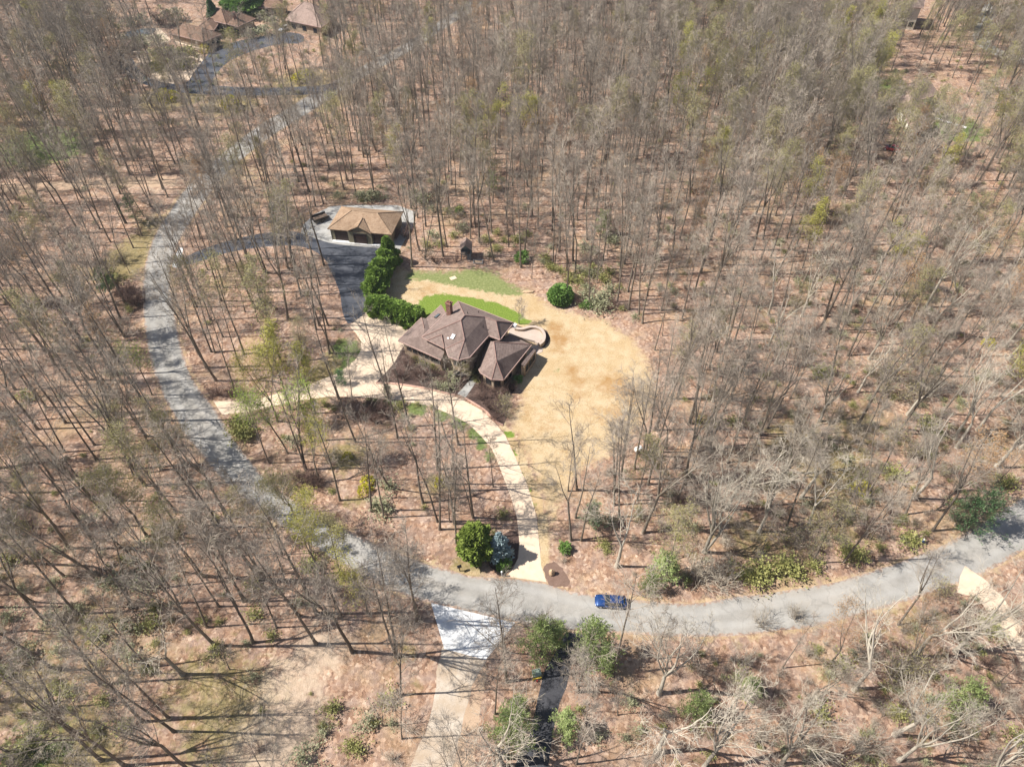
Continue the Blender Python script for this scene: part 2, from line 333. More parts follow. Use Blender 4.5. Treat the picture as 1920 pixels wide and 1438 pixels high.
def sheet(name, poly, z, mat, grid=None, attrs=None, thick=0.0):
    P = [Vector(p) for p in poly]; nb = len(P)
    if grid:
        xs = [p[0] for p in poly]; ys = [p[1] for p in poly]
        X, Y = np.meshgrid(np.arange(min(xs), max(xs), grid), np.arange(min(ys), max(ys), grid))
        X = X.ravel(); Y = Y.ravel(); k = sdist(X, Y, poly) > grid*0.5
        P += [Vector((float(a), float(b))) for a, b in zip(X[k], Y[k])]
    v, e, f, _, _, _ = delaunay_2d_cdt(P, [], [list(range(nb))], 1, 1e-5)
    me = bpy.data.meshes.new(name)
    vs = [(p.x, p.y, z) for p in v]
    fs = []
    for t in f:
        a, b, c = [v[i] for i in t[:3]]
        fs.append(tuple(t) if (b-a).x*(c-a).y-(b-a).y*(c-a).x > 0 else tuple(reversed(t)))
    me.from_pydata(vs, [], fs); me.materials.append(mat)
    if attrs:
        X = np.array([p.x for p in v]); Y = np.array([p.y for p in v])
        for k, fn in attrs.items():
            at = me.attributes.new(k, 'FLOAT', 'POINT'); at.data.foreach_set('value', fn(X, Y).astype(np.float32))
    me.update(); o = link(name, me); o['kind'] = 'structure'; return o

# outlines read from the photograph
za = tile(540, 360, 3.424); zb = tile(730, 540, 6.194); z6 = tile(640, 950, 2.947)
road_R = [(950,-40),(900,15),(840,50),(790,85),(720,125),(650,165),(600,200),(525,245),(470,285),(425,325),(385,375),(355,420),(335,455),(322,490),(318,520),(321,552),(337,639),(352,692),(372,730),(395,755),(415,785),(438,823),(483,882),(521,917),(570,952),(640,987),(708,1023),(776,1048),(830,1067),(898,1082),(950,1082),(1025,1092),(1047,1103),(1115,1116),(1183,1123),(1280,1133),(1330,1127),(1375,1118),(1433,1113),(1484,1104),(1551,1094),(1619,1075),(1687,1053),(1755,1028),(1809,1001),(1884,953),(1935,920),(1990,880)]
road_L = [(925,-40),(870,10),(815,45),(760,82),(690,118),(620,155),(560,190),(485,235),(430,275),(385,315),(345,355),(315,400),(290,440),(275,480),(268,520),(266,552),(273,639),(287,695),(306,743),(328,785),(351,823),(400,882),(434,917),(480,952),(560,1010),(640,1058),(725,1103),(782,1123),(808,1130),(966,1167),(1060,1180),(1169,1187),(1280,1194),(1382,1193),(1450,1184),(1517,1176),(1585,1160),(1687,1131),(1789,1098),(1857,1069),(1920,1031),(1970,1000),(2030,955)]
P_road = chaikin(G2(road_R), 1, False) + chaikin(G2(road_L), 1, False)[::-1]
P_pad = G2([(808,1130),(966,1167),(911,1237),(833,1216)])
P_gravel = G2([(828,1212),(915,1240),(896,1262),(884,1289),(872,1340),(858,1391),(846,1438),(835,1500),(815,1600),(700,1600),(745,1500),(768,1438),(803,1357),(816,1296),(823,1238)])
P_sand = G2([(911,1237),(916,1250),(905,1306),(893,1374),(888,1438),(880,1500),(870,1600),(812,1600),(833,1500),(844,1438),(856,1391),(870,1340),(882,1289),(892,1262),(905,1238)])
P_blackdrive = G2([(1062,1184),(1040,1225),(1020,1260),(1008,1310),(994,1374),(978,1408),(964,1438),(940,1500),(900,1600),(960,1600),(1005,1500),(1028,1438),(1036,1374),(1049,1316),(1062,1289),(1070,1250),(1080,1225),(1108,1190)])
P_drive = G2([(417,778),(462,773),(542,755),(619,743),(680,745),(740,750),(801,760),(848,778),(880,796),(902,818),(922,841),(936,874),(947,903),(960,939),(969,970),(974,1018),(972,1045),(963,1064),(950,1081),(1025,1091),(1015,1062),(1011,1018),(1006,970),(998,938),(985,900),(972,870),(960,843),(947,816),(929,794),(902,769),(870,751),(835,737),(803,728),(750,719),(704,719),(722,700),(739,681),(756,650),(774,611),(735,596),(692,582),(655,611),(668,626),(677,640),(676,658),(666,675),(636,699),(584,719),(542,731),(500,744),(462,753),(400,752)])
P_asph = G2([(341,486),(372,470),(430,450),(500,436),(545,433),(564,437),(598,450),(622,457),(665,462),(717,466),(712,475),(698,500),(686,518),(685,564),(692,582),(655,611),(646,597),(641,580),(638,550),(627,523),(618,505),(612,488),(590,470),(560,461),(520,460),(440,470),(385,487),(345,500)])
P_gpad = G2([(564,437),(568,422),(588,403),(618,388),(640,385),(745,385),(780,398),(774,425),(748,470),(717,466),(665,462),(622,457),(598,450)])
P_apron = G2([(331,503),(322,500),(328,480),(336,464),(343,465),(341,486),(338,498)])
P_lawn = G2([(742,470),(764,474),(768,497),(800,500),(840,501),(895,494),(930,500),(960,520),(985,535),(1003,538),(1019,549),(1038,565),(1069,574),(1107,586),(1142,590),(1165,609),(1195,628),(1222,660),(1240,700),(1248,740),(1240,770),(1215,805),(1190,835),(1160,862),(1130,880),(1108,890),(1090,915),(1068,950),(1058,990),(1052,1030),(1040,1060),(1022,1082),(1015,1062),(1011,1018),(1006,970),(998,938),(985,900),(972,870),(960,843),(948,818),(936,800),(945,770),(960,745),(955,700),(880,660),(800,620),(783,612),(735,585),(700,560),(725,500)])
P_green1 = G2([za(835,705),za(900,665),za(1000,652),za(1200,680),za(1400,730),za(1500,790),za(1560,835),za(1540,860),za(1440,840),za(1100,760),za(1000,800),za(860,820)])
P_green2 = G2([za(750,560),za(800,490),za(1000,488),za(1200,462),za(1350,500),za(1440,560),za(1560,600),za(1500,665),za(1420,670),za(1300,645),za(1100,612),za(900,570)])
P_bed1 = G2([za(745,975),za(700,1060),za(640,1140),za(560,1232),za(720,1232),za(900,1262),za(1000,1290),za(1092,1300),za(1185,1190),za(1260,1130),za(1240,1000),za(1000,940)])
P_bed2 = G2([za(1140,1322),za(1222,1198),za(1280,1120),za(1450,1230),za(1455,1275),za(1420,1330),za(1415,1420),za(1385,1500),za(1330,1480),za(1270,1400)])
P_walk = G2([za(1185,1188),za(1222,1200),za(1140,1320),za(1088,1296)])
P_patio = G2([zb(1400,500),zb(1460,475),zb(1550,490),zb(1625,465),zb(1700,460),zb(1770,495),zb(1800,560),zb(1785,610),zb(1745,655),zb(1720,665),zb(1690,640),zb(1380,560)])
P_patiobed = G2([zb(1390,430),zb(1500,440),zb(1560,460),zb(1650,440),zb(1740,448),zb(1830,500),zb(1868,580),zb(1845,640),zb(1790,700),zb(1740,670),zb(1600,600),zb(1380,480)])
P_landing = G2([zb(1655,700),zb(1700,690),zb(1745,680),zb(1785,705),zb(1775,745),zb(1700,775),zb(1570,930),zb(1540,975),zb(1515,950),zb(1640,780)])
P_bedmouth = G2([z6(985,240),z6(985,150),z6(930,120),z6(820,220),z6(800,340),z6(900,370),z6(945,345)])
P_bedmouth2 = G2([z6(1110,345),z6(1150,305),z6(1215,330),z6(1260,390),z6(1250,440),z6(1190,435),z6(1135,415)])
def gaus(X, Y, spots):
    r = np.zeros(X.shape)
    for px, py, rad, amp in spots:
        x, y, _ = G(px, py); r = np.maximum(r, amp*np.exp(-((X-x)**2+(Y-y)**2)/(2*rad*rad)))
    return r
# ground: one sheet to the horizon, finely divided where the camera looks
def ground():
    xs = np.concatenate([[-4000,-1500,-600,-350], np.arange(-250, 250.1, 1.25), [350,600,1500,4000]])
    ys = np.concatenate([[-4000,-1000,-200,-40], np.arange(0, 350.1, 1.25), [450,700,1500,5000]])
    X, Y = np.meshgrid(xs, ys); nx, ny = len(xs), len(ys); X = X.ravel(); Y = Y.ravel()
    idx = np.arange(nx*ny).reshape(ny, nx)
    q = np.stack([idx[:-1,:-1], idx[:-1,1:], idx[1:,1:], idx[1:,:-1]], -1).reshape(-1, 4)
    me = bpy.data.meshes.new('ground'); me.vertices.add(nx*ny)
    me.vertices.foreach_set('co', np.stack([X, Y, np.zeros_like(X)], 1).astype(np.float32).ravel())
    me.loops.add(q.size); me.loops.foreach_set('vertex_index', q.ravel().astype(np.int32))
    me.polygons.add(len(q)); me.polygons.foreach_set('loop_start', (np.arange(len(q))*4).astype(np.int32))
    try: me.polygons.foreach_set('loop_total', np.full(len(q), 4, np.int32))
    except Exception: pass
    me.update(calc_edges=True); me.validate(); me.materials.append(m_ground)
    A = {}
    droad = -sdist(X, Y, P_road)
    A['straw'] = np.clip(0.55 - droad/4.0, 0, 0.62)*(droad > -1) + gaus(X, Y, [(470,330,7,.5),(1120,300,8,.45)])
    A['moss'] = gaus(X, Y, [(250,480,5,1),(225,500,5,.9),(270,450,4,.8),(290,420,4,.7),(650,850,3,.75),(645,868,2.5,.7),(820,905,2,.8),(665,940,2,.6),(600,185,7,.9),(570,155,9,.8),(310,185,7,1),(430,195,7,.9),(350,180,6,.9),(620,700,3.5,.9),(640,665,3,.8),(600,735,3,.7),(380,1280,6,.62),(430,1330,7,.68),(400,1400,5,.62),(760,1220,2,.6),(1500,830,6,.7),(1560,870,7,.7),(1600,800,6,.6),(1410,1010,5,.6),(1480,1060,5,.55),(1590,1000,5,.55),(1700,1170,5,.5),(1350,1180,5,.45),(60,1290,8,.6),(150,1180,8,.5),(120,1420,6,.8),(870,1075,2.2,.9),(800,1060,2,.5),(250,1000,6,.45),(80,60,14,.6),(60,250,10,.5),(780,1290,1.5,.5)])
    A['green'] = gaus(X, Y, [(650,655,2.4,.9),(660,680,2.0,.9),(640,695,1.6,.7),(862,790,1.3,.95),(890,812,1.2,.95),(905,830,1.2,.9),(920,855,1,.8),(700,752,1.8,.7),(735,757,1.8,.75),(780,765,1.8,.85),(830,778,1.5,.9),(820,1250,.1,.1),(75,275,9,.95),(110,280,7,.8),(1650,160,6,.7),(1785,240,7,1.0),(1690,175,5,.6),(190,630,4,.4),(60,1420,5,.6)])
    A['mulch'] = gaus(X, Y, [(720,790,4.0,.62),(700,770,3,.6),(460,790,2.5,.6),(255,575,3,.75),(440,700,4,.2)])
    A['dirt'] = gaus(X, Y, [(540,1290,4,.8),(510,1390,5,.75),(600,1220,4,.7),(470,1420,4,.5),(330,345,5,.5),(300,350,5,.5),(270,350,5,.5),(620,1160,4,.5),(1010,1240,1,.3),(540,1350,5,.75)])
    for k, a in A.items():
        at = me.attributes.new(k, 'FLOAT', 'POINT'); at.data.foreach_set('value', a.astype(np.float32))
    o = link('ground', me); o['kind'] = 'structure'
ground()
sheet('lawn', densify(P_lawn, 0.8, 0.35), 0.006, m_lawn, 0.7, {
    'edge': lambda X, Y: np.clip(sdist(X, Y, P_lawn) + 30*(dist_np(X, Y, P_drive) < 1.2), 0, 4),
    'green': lambda X, Y: np.maximum(soft(X, Y, P_green1, 1.1), gaus(X, Y, [(953,815,.8,.95),(962,850,.7,.9),(975,890,.6,.9),(990,920,.5,.8),(1000,945,.5,.7)])),
    'pale': lambda X, Y: np.maximum(soft(X, Y, P_green2, 1.5), gaus(X, Y, [(1045,695,.7,.6),(1015,985,.6,.5)])),
    'brown': lambda X, Y: gaus(X, Y, [(1040,615,1.5,1.0),(1050,635,2.0,1.0),(1045,655,1.5,.7),(1075,695,1.6,.85),(1083,715,1.6,.8),(1085,740,2,.7),(1150,720,3.0,.85),(1175,735,2.5,.85),(1185,750,2,.7),(1120,775,2.5,.6),(800,545,3,.65),(775,540,2,.55),(985,770,3,.55),(1020,800,3,.5),(1150,775,2.5,.7),(1060,860,3,.45)])})
sheet('road', densify(P_road, 1.5, 0.18), 0.012, m_asphalt, 0.9, {'edge': lambda X, Y: np.clip(sdist(X, Y, P_road), 0, 5)})
sheet('asphalt_driveway', chaikin(P_asph, 1), 0.018, m_black)
sheet('garage_forecourt', P_gpad, 0.014, m_padgrey)
sheet('driveway_apron', P_apron, 0.022, m_white)
sheet('gravel_track', densify(P_gravel, 0.6, 0.3), 0.016, m_gravel)
sheet('dirt_verge', densify(P_sand, 0.6, 0.35), 0.010, m_sand)
sheet('fresh_asphalt_driveway', densify(P_blackdrive, 0.8, 0.08), 0.017, m_newblack)
sheet('concrete_driveway', P_drive, 0.026, m_conc)
sheet('white_concrete_apron', P_pad, 0.028, m_white)
sheet('planting_bed', densify(P_bed1, 0.7, 0.1), 0.021, m_mulch)
sheet('planting_bed', densify(P_bed2, 0.7, 0.1), 0.021, m_mulch)
sheet('planting_bed', densify(P_patiobed, 0.7, 0.05), 0.010, m_mulch)
sheet('planting_bed', densify(chaikin(P_bedmouth,2), 0.5, 0.2), 0.018, m_mulch)
sheet('planting_bed', densify(chaikin(P_bedmouth2,2), 0.5, 0.5), 0.018, m_mulch2)
sheet('front_path', P_walk, 0.031, m_padgrey)
# other roads and drives, far off between the trees
zt = tile(160, 0, 4.0)
def strip(pts, w):
    c = [Vector(G(x, y)[:2]) for x, y in pts]; L = []; R = []
    for i, p in enumerate(c):
        d = (c[min(i+1,len(c)-1)] - c[max(i-1,0)]).normalized(); n = Vector((-d.y, d.x)); ww = w[i] if isinstance(w, (list,tuple)) else w
        L.append(tuple(p+n*ww/2)); R.append(tuple(p-n*ww/2))
    return chaikin(L,1,False) + chaikin(R,1,False)[::-1]
sheet('side_road', strip([(310,385),(355,340),(330,338),(290,342),(230,340),(170,345),(100,350),(20,352),(-60,352)][2:], [5,5,4.5,4.2,4,4,4]), 0.009, m_sand)
P_far = strip([(1800,-40),(1855,15),(1848,50),(1838,80),(1870,100),(1925,115),(1990,130)], 6)
sheet('far_road', P_far, 0.012, m_asphalt, 2.0, {'edge': lambda X, Y: np.clip(sdist(X, Y, P_far), 0, 5)})
sheet('neighbour_driveway', chaikin(G2([zt(960,360),zt(1180,300),zt(1500,240),zt(1640,260),zt(1640,330),zt(1450,330),zt(1200,400),zt(1040,480),zt(930,640),zt(1200,660),zt(1500,660),zt(1800,640),zt(1900,620),zt(1900,700),zt(1500,720),zt(1000,720),zt(640,690),zt(440,640),zt(300,560),zt(190,420),zt(330,400),zt(420,560),zt(560,620),zt(760,640),zt(830,520)]), 1), 0.014, m_black)
sheet('stone_terrace', G2([zt(370,410),zt(850,400),zt(900,440),zt(800,590),zt(640,640),zt(500,600)]), 0.010, m_conc)
sheet('stone_terrace', G2([zt(150,280),zt(420,215),zt(560,215),zt(640,300),zt(600,330),zt(150,330)]), 0.010, m_conc)
sheet('pond', chaikin(G2([zt(300,240),zt(420,218),zt(535,212),zt(530,240),zt(440,280),zt(300,290)])), 0.02, m_skyd)
sheet('white_path', strip([(1740,218),(1775,228),(1812,240)], 1.2), 0.012, m_white)
P_gravdrive = strip([(1800,1085),(1850,1110),(1890,1170),(1925,1225),(1960,1290)], [5,3.6,3,3,3])
sheet('gravel_drive', densify(P_gravdrive, .7, .25), 0.016, m_conc)
# ------------------------------------------------------------------ buildings
def poly_face_mb(faces, mb=None, thick=0.16):          # roof planes with a little thickness underneath
    mb = mb or MB()
    for f in faces:
        P = [Vector(p) for p in f]; n = Vector((0,0,0))
        for i in range(len(P)):
            a, b = P[i], P[(i+1)%len(P)]
            n += Vector(((a.y-b.y)*(a.z+b.z), (a.z-b.z)*(a.x+b.x), (a.x-b.x)*(a.y+b.y)))
        if n.z < 0: P = P[::-1]
        k = len(P); vs = P + [p - Vector((0,0,thick)) for p in P]
        mb.add(vs, [tuple(range(k)), tuple(range(2*k-1, k-1, -1))] + [(i, k+i, k+(i+1)%k, (i+1)%k) for i in range(k)])
    return mb
def inset(poly, d):
    n = len(poly); a = sum(poly[i][0]*poly[(i+1)%n][1]-poly[(i+1)%n][0]*poly[i][1] for i in range(n))
    if a < 0: poly = poly[::-1]
    out = []
    for i in range(n):
        p0, p1, p2 = (Vector(poly[j][:2]) for j in ((i-1)%n, i, (i+1)%n))
        d1 = (p1-p0).normalized(); d2 = (p2-p1).normalized(); n1 = Vector((-d1.y, d1.x)); n2 = Vector((-d2.y, d2.x))
        b = n1+n2; k = d/max(0.35, 1+n1.dot(n2)); out.append(tuple(p1 + b*k))
    return out
def wall_frame(p0, p1):
    a = Vector((p0[0],p0[1],0)); b = Vector((p1[0],p1[1],0)); d = (b-a).normalized()
    return Matrix(((d.x, d.y, 0, a.x),(d.y, -d.x, 0, a.y),(0,0,1,0),(0,0,0,1))), (b-a).length    # local y = outwards for a counter-clockwise outline
def window(parent, p0, p1, t, w, z0, z1, mull=1, frame=m_dark, glass=m_glass, name='window'):
    M, L = wall_frame(p0, p1); x = L*t
    mb = MB(); fw = 0.09
    mb.box(x-w/2, x-w/2+fw, 0, .06, z0, z1, M).box(x+w/2-fw, x+w/2, 0, .06, z0, z1, M)
    mb.box(x-w/2+fw, x+w/2-fw, 0, .058, z1-fw, z1, M).box(x-w/2+fw, x+w/2-fw, 0, .058, z0, z0+fw, M)
    for k in range(mull):
        xx = x-w/2+w*(k+1)/(mull+1); mb.box(xx-.03, xx+.03, 0.02, .05, z0+fw, z1-fw, M)
    f = mb.build(name, frame, parent)
    MB().box(x-w/2+fw, x+w/2-fw, 0.004, .03, z0+fw, z1-fw, M).build('pane', glass, f)
    return f
def ridge_mb(segs, r=0.11):
    mb = MB()
    for a, b in segs:
        a = Vector(a)+Vector((0,0,.03)); b = Vector(b)+Vector((0,0,.03)); mb.tube([a, b], [r, r], 5, cap=True)
    return mb
def Zb(x, y, z): return G(730+x/6.194, 540+y/6.194, z)

# the big house, roof traced corner by corner at its real heights
hb = G(855, 650)
house = empty('house', (0,0,0), 'large house with brown hipped roofs, brick chimney and round patio beside the straw-coloured lawn', 'house')
E2 = 6.0; E1 = 3.5
BL=Zb(800,155,E2); BR=Zb(1440,405,E2); FR=Zb(1285,600,E2); IR=Zb(1155,550,E2); FL=Zb(380,570,E2); IL=Zb(640,697,E2)
O1=Zb(658,705,E2); O2=Zb(690,800,E2); O3=Zb(800,837,E2); O4=Zb(930,805,E2)
K1=Zb(875,320,9.5); K2=Zb(830,375,9.4); P2=Zb(1110,340,7.9); P3=Zb(1240,385,7.9); P4=Zb(875,600,7.8)
GT=Zb(605,540,7.35); GL=Zb(450,605,6.05); GR=Zb(640,697,6.05)
main_faces = [[BL,K1,K2,FL],[BL,BR,P3,P2,K1],[P3,BR,FR],[P2,P3,FR,IR],[K2,K1,P2],[K2,P2,IR,P4],[P4,IR,O4],[P4,O4,O3],[P4,O3,O2],[P4,O2,O1],[K2,P4,O1,IL],[K2,IL,FL]]
LB=Zb(600,200,E1); L1=Zb(435,355,E1); L2=Zb(375,345,E1); LF=Zb(105,610,E1); LR=Zb(600,832,E1); LX=Zb(640,742,4.6)
U1=Zb(655,288,4.95); U2=Zb(395,560,5.3); U3=Zb(405,465,5.3); U4=Zb(470,480,5.0)
left_faces = [[LB,L1,U4,U1],[L1,L2,U3,U4],[L2,LF,U2,U3],[LF,LR,LX,U2],[U3,U2,LX,U4]]
WB=Zb(1117,603,E1); WR=Zb(1650,660,E1); WF=Zb(1325,1066,E1); W2=Zb(1190,1060,E1); W3=Zb(1060,982,E1); W4=Zb(1040,940,E1)
A1=Zb(1215,627,6.3); A2=Zb(1245,850,5.9); WBK=Zb(1400,545,E1)
right_faces = [[A1,WR,WF,A2],[A2,WF,W2],[A2,W2,W3],[A1,A2,W3,W4],[A1,W4,WB],[A1,WB,WBK,WR]]
shed = [Zb(1530,885,3.0), Zb(1655,702,3.0), Zb(1702,722,2.7), Zb(1572,905,2.7)]
roof = poly_face_mb(main_faces + left_faces + right_faces + [shed, [GT,GL,GR]]).build('roof', m_roof, house)
ridge_mb([(BL,K1),(FL,K2),(K1,K2),(K2,P4),(P4,O1),(P4,O3),(P2,P3),(P3,BR),(P3,FR),(K1,P2),(A1,A2),(A1,WR),(A2,WF),(A2,W2),(L2,U3),(LB,U1),(GT,GL),(GT,GR)], 0.09).build('ridge_cap', m_ridge, roof)
def fascia(loop, h=0.24):
    mb = MB()
    for a, b in zip(loop[:-1], loop[1:]):
        a = Vector(a); b = Vector(b); d = (b-a).normalized(); n = Vector((d.y, -d.x, 0)); 
        vs = [a, b, b+n*.09, a+n*.09]; vs = [v+Vector((0,0,.045)) for v in vs]
        lo = [v-Vector((0,0,h)) for v in vs]; mb.add(lo+vs, [(3,2,1,0),(4,5,6,7),(0,1,5,4),(1,2,6,5),(2,3,7,6),(3,0,4,7)])
    return mb
fm = fascia([BL, FL, IL]); fm2 = fascia([O1,O2,O3,O4,IR,FR,BR,BL])
for q in (fascia([LB,L1]), fascia([L2,LF,LR]), fascia([W4,W3,W2,WF,WR]), fm2): fm.add(q.v, q.f)
fm.build('fascia', m_trim, roof)
main_out = [BL,FL,IL,O1,O2,O3,O4,IR,FR,BR]
W_main = inset([p[:2] for p in main_out], 0.75)
W_left = inset([p[:2] for p in (LB,L1,L2,LF,LR,LX,U1)], 0.6)
W_right = inset([p[:2] for p in (WB,W4,W3,W2,WF,WR,WBK)], 0.6)
w = MB(); w.prism(W_main, 0, E2-0.12); w.prism(W_left, 0, E1-0.14); w.prism(W_right, 0, E1-0.14)
Mb_, Lb_ = wall_frame(shed[0], shed[1])
w.prism([shed[0][:2], shed[1][:2], inset([s[:2] for s in shed], .2)[2] if False else shed[2][:2], shed[3][:2]], 0.0, 2.5)
walls = w.build('wall', m_stone, house)
def near_edge(poly, a, b):
    ma = (Vector(a[:2])+Vector(b[:2]))/2; best = None
    for i in range(len(poly)):
        p, q = Vector(poly[i]), Vector(poly[(i+1)%len(poly)]); d = ((p+q)/2-ma).length
        if best is None or d < best[0]: best = (d, poly[i], poly[(i+1)%len(poly)])
    return best[1], best[2]
p, q = near_edge(W_main, O2, O3)
window(house, p, q, .5, 1.15, 3.6, 5.2); window(house, p, q, .5, 1.15, 0.9, 2.5)
p, q = near_edge(W_main, O1, O2); window(house, p, q, .5, 1.0, 3.6, 5.2); window(house, p, q, .5, 1.0, 0.9, 2.5)
p, q = near_edge(W_main, O3, O4); window(house, p, q, .5, 1.0, 3.6, 5.2); window(house, p, q, .5, 1.0, 0.9, 2.5)
p, q = near_edge(W_left, LF, LR)
for t in (.14,.30,.46,.62,.78,.92): window(house, p, q, t, 1.05, 1.35, 2.7)
p, q = near_edge(W_main, FL, IL)
for t in (.35,.55,.75): window(house, p, q, t, .8, 4.9, 5.6)
p, q = near_edge(W_left, L2, LF)
for t in (.3,.7): window(house, p, q, t, 2.4, 0.05, 2.4, 0, name='garage_door', glass=m_door)
p, q = near_edge(W_right, W2, WF); window(house, p, q, .5, 1.1, .9, 2.7)
p, q = near_edge(W_right, W3, W2); window(house, p, q, .5, 1.2, .9, 2.7)
p, q = near_edge(W_right, WF, WR)
for t in (.15,.32): window(house, p, q, t, 1.2, .9, 2.6)
p, q = near_edge(W_main, FR, BR); window(house, p, q, .5, 1.6, .3, 2.4); window(house, p, q, .5, 1.2, 3.6, 5.2)
p, q = near_edge(W_main, IR, FR); window(house, p, q, .5, .9, 4.2, 5.2)
p, q = near_edge(W_main, O4, IR)
for t in (.3,.7): window(house, p, q, t, 1.3, 4.2, 5.2)
window(house, p, q, .35, 1.1, .05, 2.3, 0, frame=m_trim, glass=m_door, name='front_door')
p, q = shed[3][:2], shed[2][:2]
for t in (.2,.5,.8): window(house, p, q, t, 1.1, .8, 2.2)
# chimney, roof windows, vents
def local_frame(c, ang): return Matrix.Translation(c) @ Matrix.Rotation(ang, 4, 'Z')
HA = math.atan2(BR[1]-BL[1], BR[0]-BL[0])
cc = Vector(Zb(690,165,9.6)); MC = local_frame((cc.x, cc.y, 0), HA)
ch = MB().box(-.45,.45,-.38,.38,0,9.3,MC).box(-.55,.55,-.48,.48,9.3,9.55,MC).build('chimney', m_brick, roof)
MB().box(-.3,-.05,-.2,.2,9.55,9.85,MC).box(.08,.32,-.2,.2,9.55,9.8,MC).build('flue', m_brick, ch)
def ray_roof(x, y, tri):
    o = Vector((0,0,CAMH)); d = Vector(Zb(x, y, 0)) - o; a, b, c = (Vector(q) for q in tri); n = (b-a).cross(c-a)
    return o + d*((a-o).dot(n)/d.dot(n))
def on_roof(pts, tri, name, mat, th=.12):
    a = [ray_roof(x, y, tri) for x, y in pts]
    n = (a[1]-a[0]).cross(a[3]-a[0]).normalized(); n = n if n.z > 0 else -n
    vs = a + [v+n*th for v in a]
    fr = MB().add(vs, [(4,5,6,7),(0,4,5,1),(1,5,6,2),(2,6,7,3),(3,7,4,0)]).build(name, m_dark, roof)
    c = sum(a, Vector())/4; b = [c+(v-c)*.86+n*(th+.01) for v in a]
    MB().add(b, [(0,1,2,3) if (b[1]-b[0]).cross(b[3]-b[0]).z > 0 else (3,2,1,0)]).build('glass', mat, fr)
on_roof([(735,530),(777,542),(745,600),(705,588)], (K2,P4,IL), 'skylight', m_whitep)
on_roof([(570,303),(597,306),(545,352),(517,346)], (LB,L1,U1), 'skylight', m_skyd)
on_roof([(680,570),(700,578),(690,596),(668,588)], (K2,P4,IL), 'roof_vent', m_whitep, .06)
for x, y, tri in ((1037,290,(BL,BR,K1)),(910,300,(BL,BR,K1)),(1090,450,(K2,P2,P4))):
    c = ray_roof(x, y, tri); MB().tube([c-Vector((0,0,.5)), c+Vector((0,0,.45))], [.07,.07], 8, cap=True).build('vent_pipe', m_dark, roof)
MB().box(-.3,.5,-.3,.3,5.3,5.9,local_frame((BR[0]+.1,BR[1]-.2,0),HA)).build('downspout_head', m_whitep, house)
# patio with its curved seat wall and steps
patio = empty('patio', (0,0,0), 'rounded paved patio with curved low stone wall, right of the big brown-roofed house', 'patio')
MB().prism(P_patio, 0.0, 0.55).build('paving', m_patio, patio)
wl = chaikin([Zb(x,y,.9)[:2] for x, y in ((1460,468),(1500,480),(1555,478),(1600,462),(1650,452),(1710,458),(1765,480),(1798,530),(1802,580),(1785,625),(1745,655))], 2, False)
mbw = MB()
def wall_strip(mb, line, w, z0, z1):
    L, R = [], []
    for i, p in enumerate(line):
        a = Vector(line[max(i-1,0)]); b = Vector(line[min(i+1,len(line)-1)]); d = (b-a).normalized(); n = Vector((-d.y,d.x))*w/2
        L.append(Vector(p)+n); R.append(Vector(p)-n)
    k = len(line); vs = [(*p,z0) for p in L]+[(*p,z0) for p in R]+[(*p,z1) for p in L]+[(*p,z1) for p in R]
    fs = []
    for i in range(k-1):
        fs += [(i,i+1,2*k+i+1,2*k+i),(k+i+1,k+i,3*k+i,3*k+i+1),(2*k+i,2*k+i+1,3*k+i+1,3*k+i)]
    fs += [(0,2*k,3*k,k),(k-1,2*k-1,4*k-1,3*k-1)]
    return mb.add(vs, fs)
sw = wall_strip(mbw, wl, .42, 0, 1.0).build('seat_wall', m_stone, patio)
wall_strip(MB(), wl, .52, 1.003, 1.07).build('coping', m_patio, sw)
for i in range(3):
    c = Vector(Zb(1690+18*i, 678+12*i, .5-.16*i)); MB().box(-.75,.75,-.17,.17,0,.5-.15*i,local_frame((c.x,c.y,0),HA+1.05)).build('step', m_patio, patio)
MB().prism([p for p in P_landing], 0.0, 0.06).build('landing', m_patio, patio)
curb1 = [za(565,1228),za(640,1228),za(720,1236),za(800,1248),za(900,1264),za(1000,1290),za(1075,1308)]
curb2 = [za(1140,1326),za(1200,1362),za(1270,1405),za(1330,1475),za(1380,1500)]
for cpts, lb in ((curb1,'pink brick edging of the planting bed left of the front path'),(curb2,'pink brick edging of the planting bed right of the front path')):
    o = wall_strip(MB(), chaikin(G2(cpts),2,False), .3, 0, .16).build('bed_edging', m_curb); tag(o, lb, 'edging', 'brick bed edgings')

# triple garage
gz = tile(560, 370, 8.0)
def Gz(x, y, z): return G(*gz(x, y), z)
gar = empty('garage', (0,0,0), 'detached triple garage with tan hipped roof and three brown doors beside the dark asphalt driveway', 'garage')
gE = 3.0
g0 = Gz(430,475,gE); g1 = Gz(1395,562,gE); g3 = Gz(640,137,gE); g2 = tuple(Vector(g1)+Vector(g3)-Vector(g0))
r1 = Gz(800,195,5.2); r2 = Gz(1180,240,5.2)
gp = [Gz(725,492,gE+.02), Gz(1090,530,gE+.02), Gz(893,425,4.35), Gz(962,303,4.75)]
_d = (Vector(g1)-Vector(g0)).normalized(); _o = Vector((_d.y, -_d.x, 0))
gp = [Vector(q)+_o*k for q, k in zip(gp, (.42,.42,.42,0))]
groof = poly_face_mb([[g0,g3,r1],[g3,g2,r2,r1],[g2,g1,r2],[g0,r1,r2,g1],[gp[0],gp[2],gp[3]],[gp[2],gp[1],gp[3]]]).build('roof', m_groof, gar)
ridge_mb([(g0,r1),(g3,r1),(r1,r2),(r2,g1),(r2,g2),(gp[2],gp[3])], .09).build('ridge_cap', m_groof, groof)
W_g = inset([p[:2] for p in (g0,g1,g2,g3)], .45)
mw = MB(); mw.prism(W_g, 0, gE-.16)
p, q = near_edge(W_g, g0, g1); MG, LG = wall_frame(p, q)
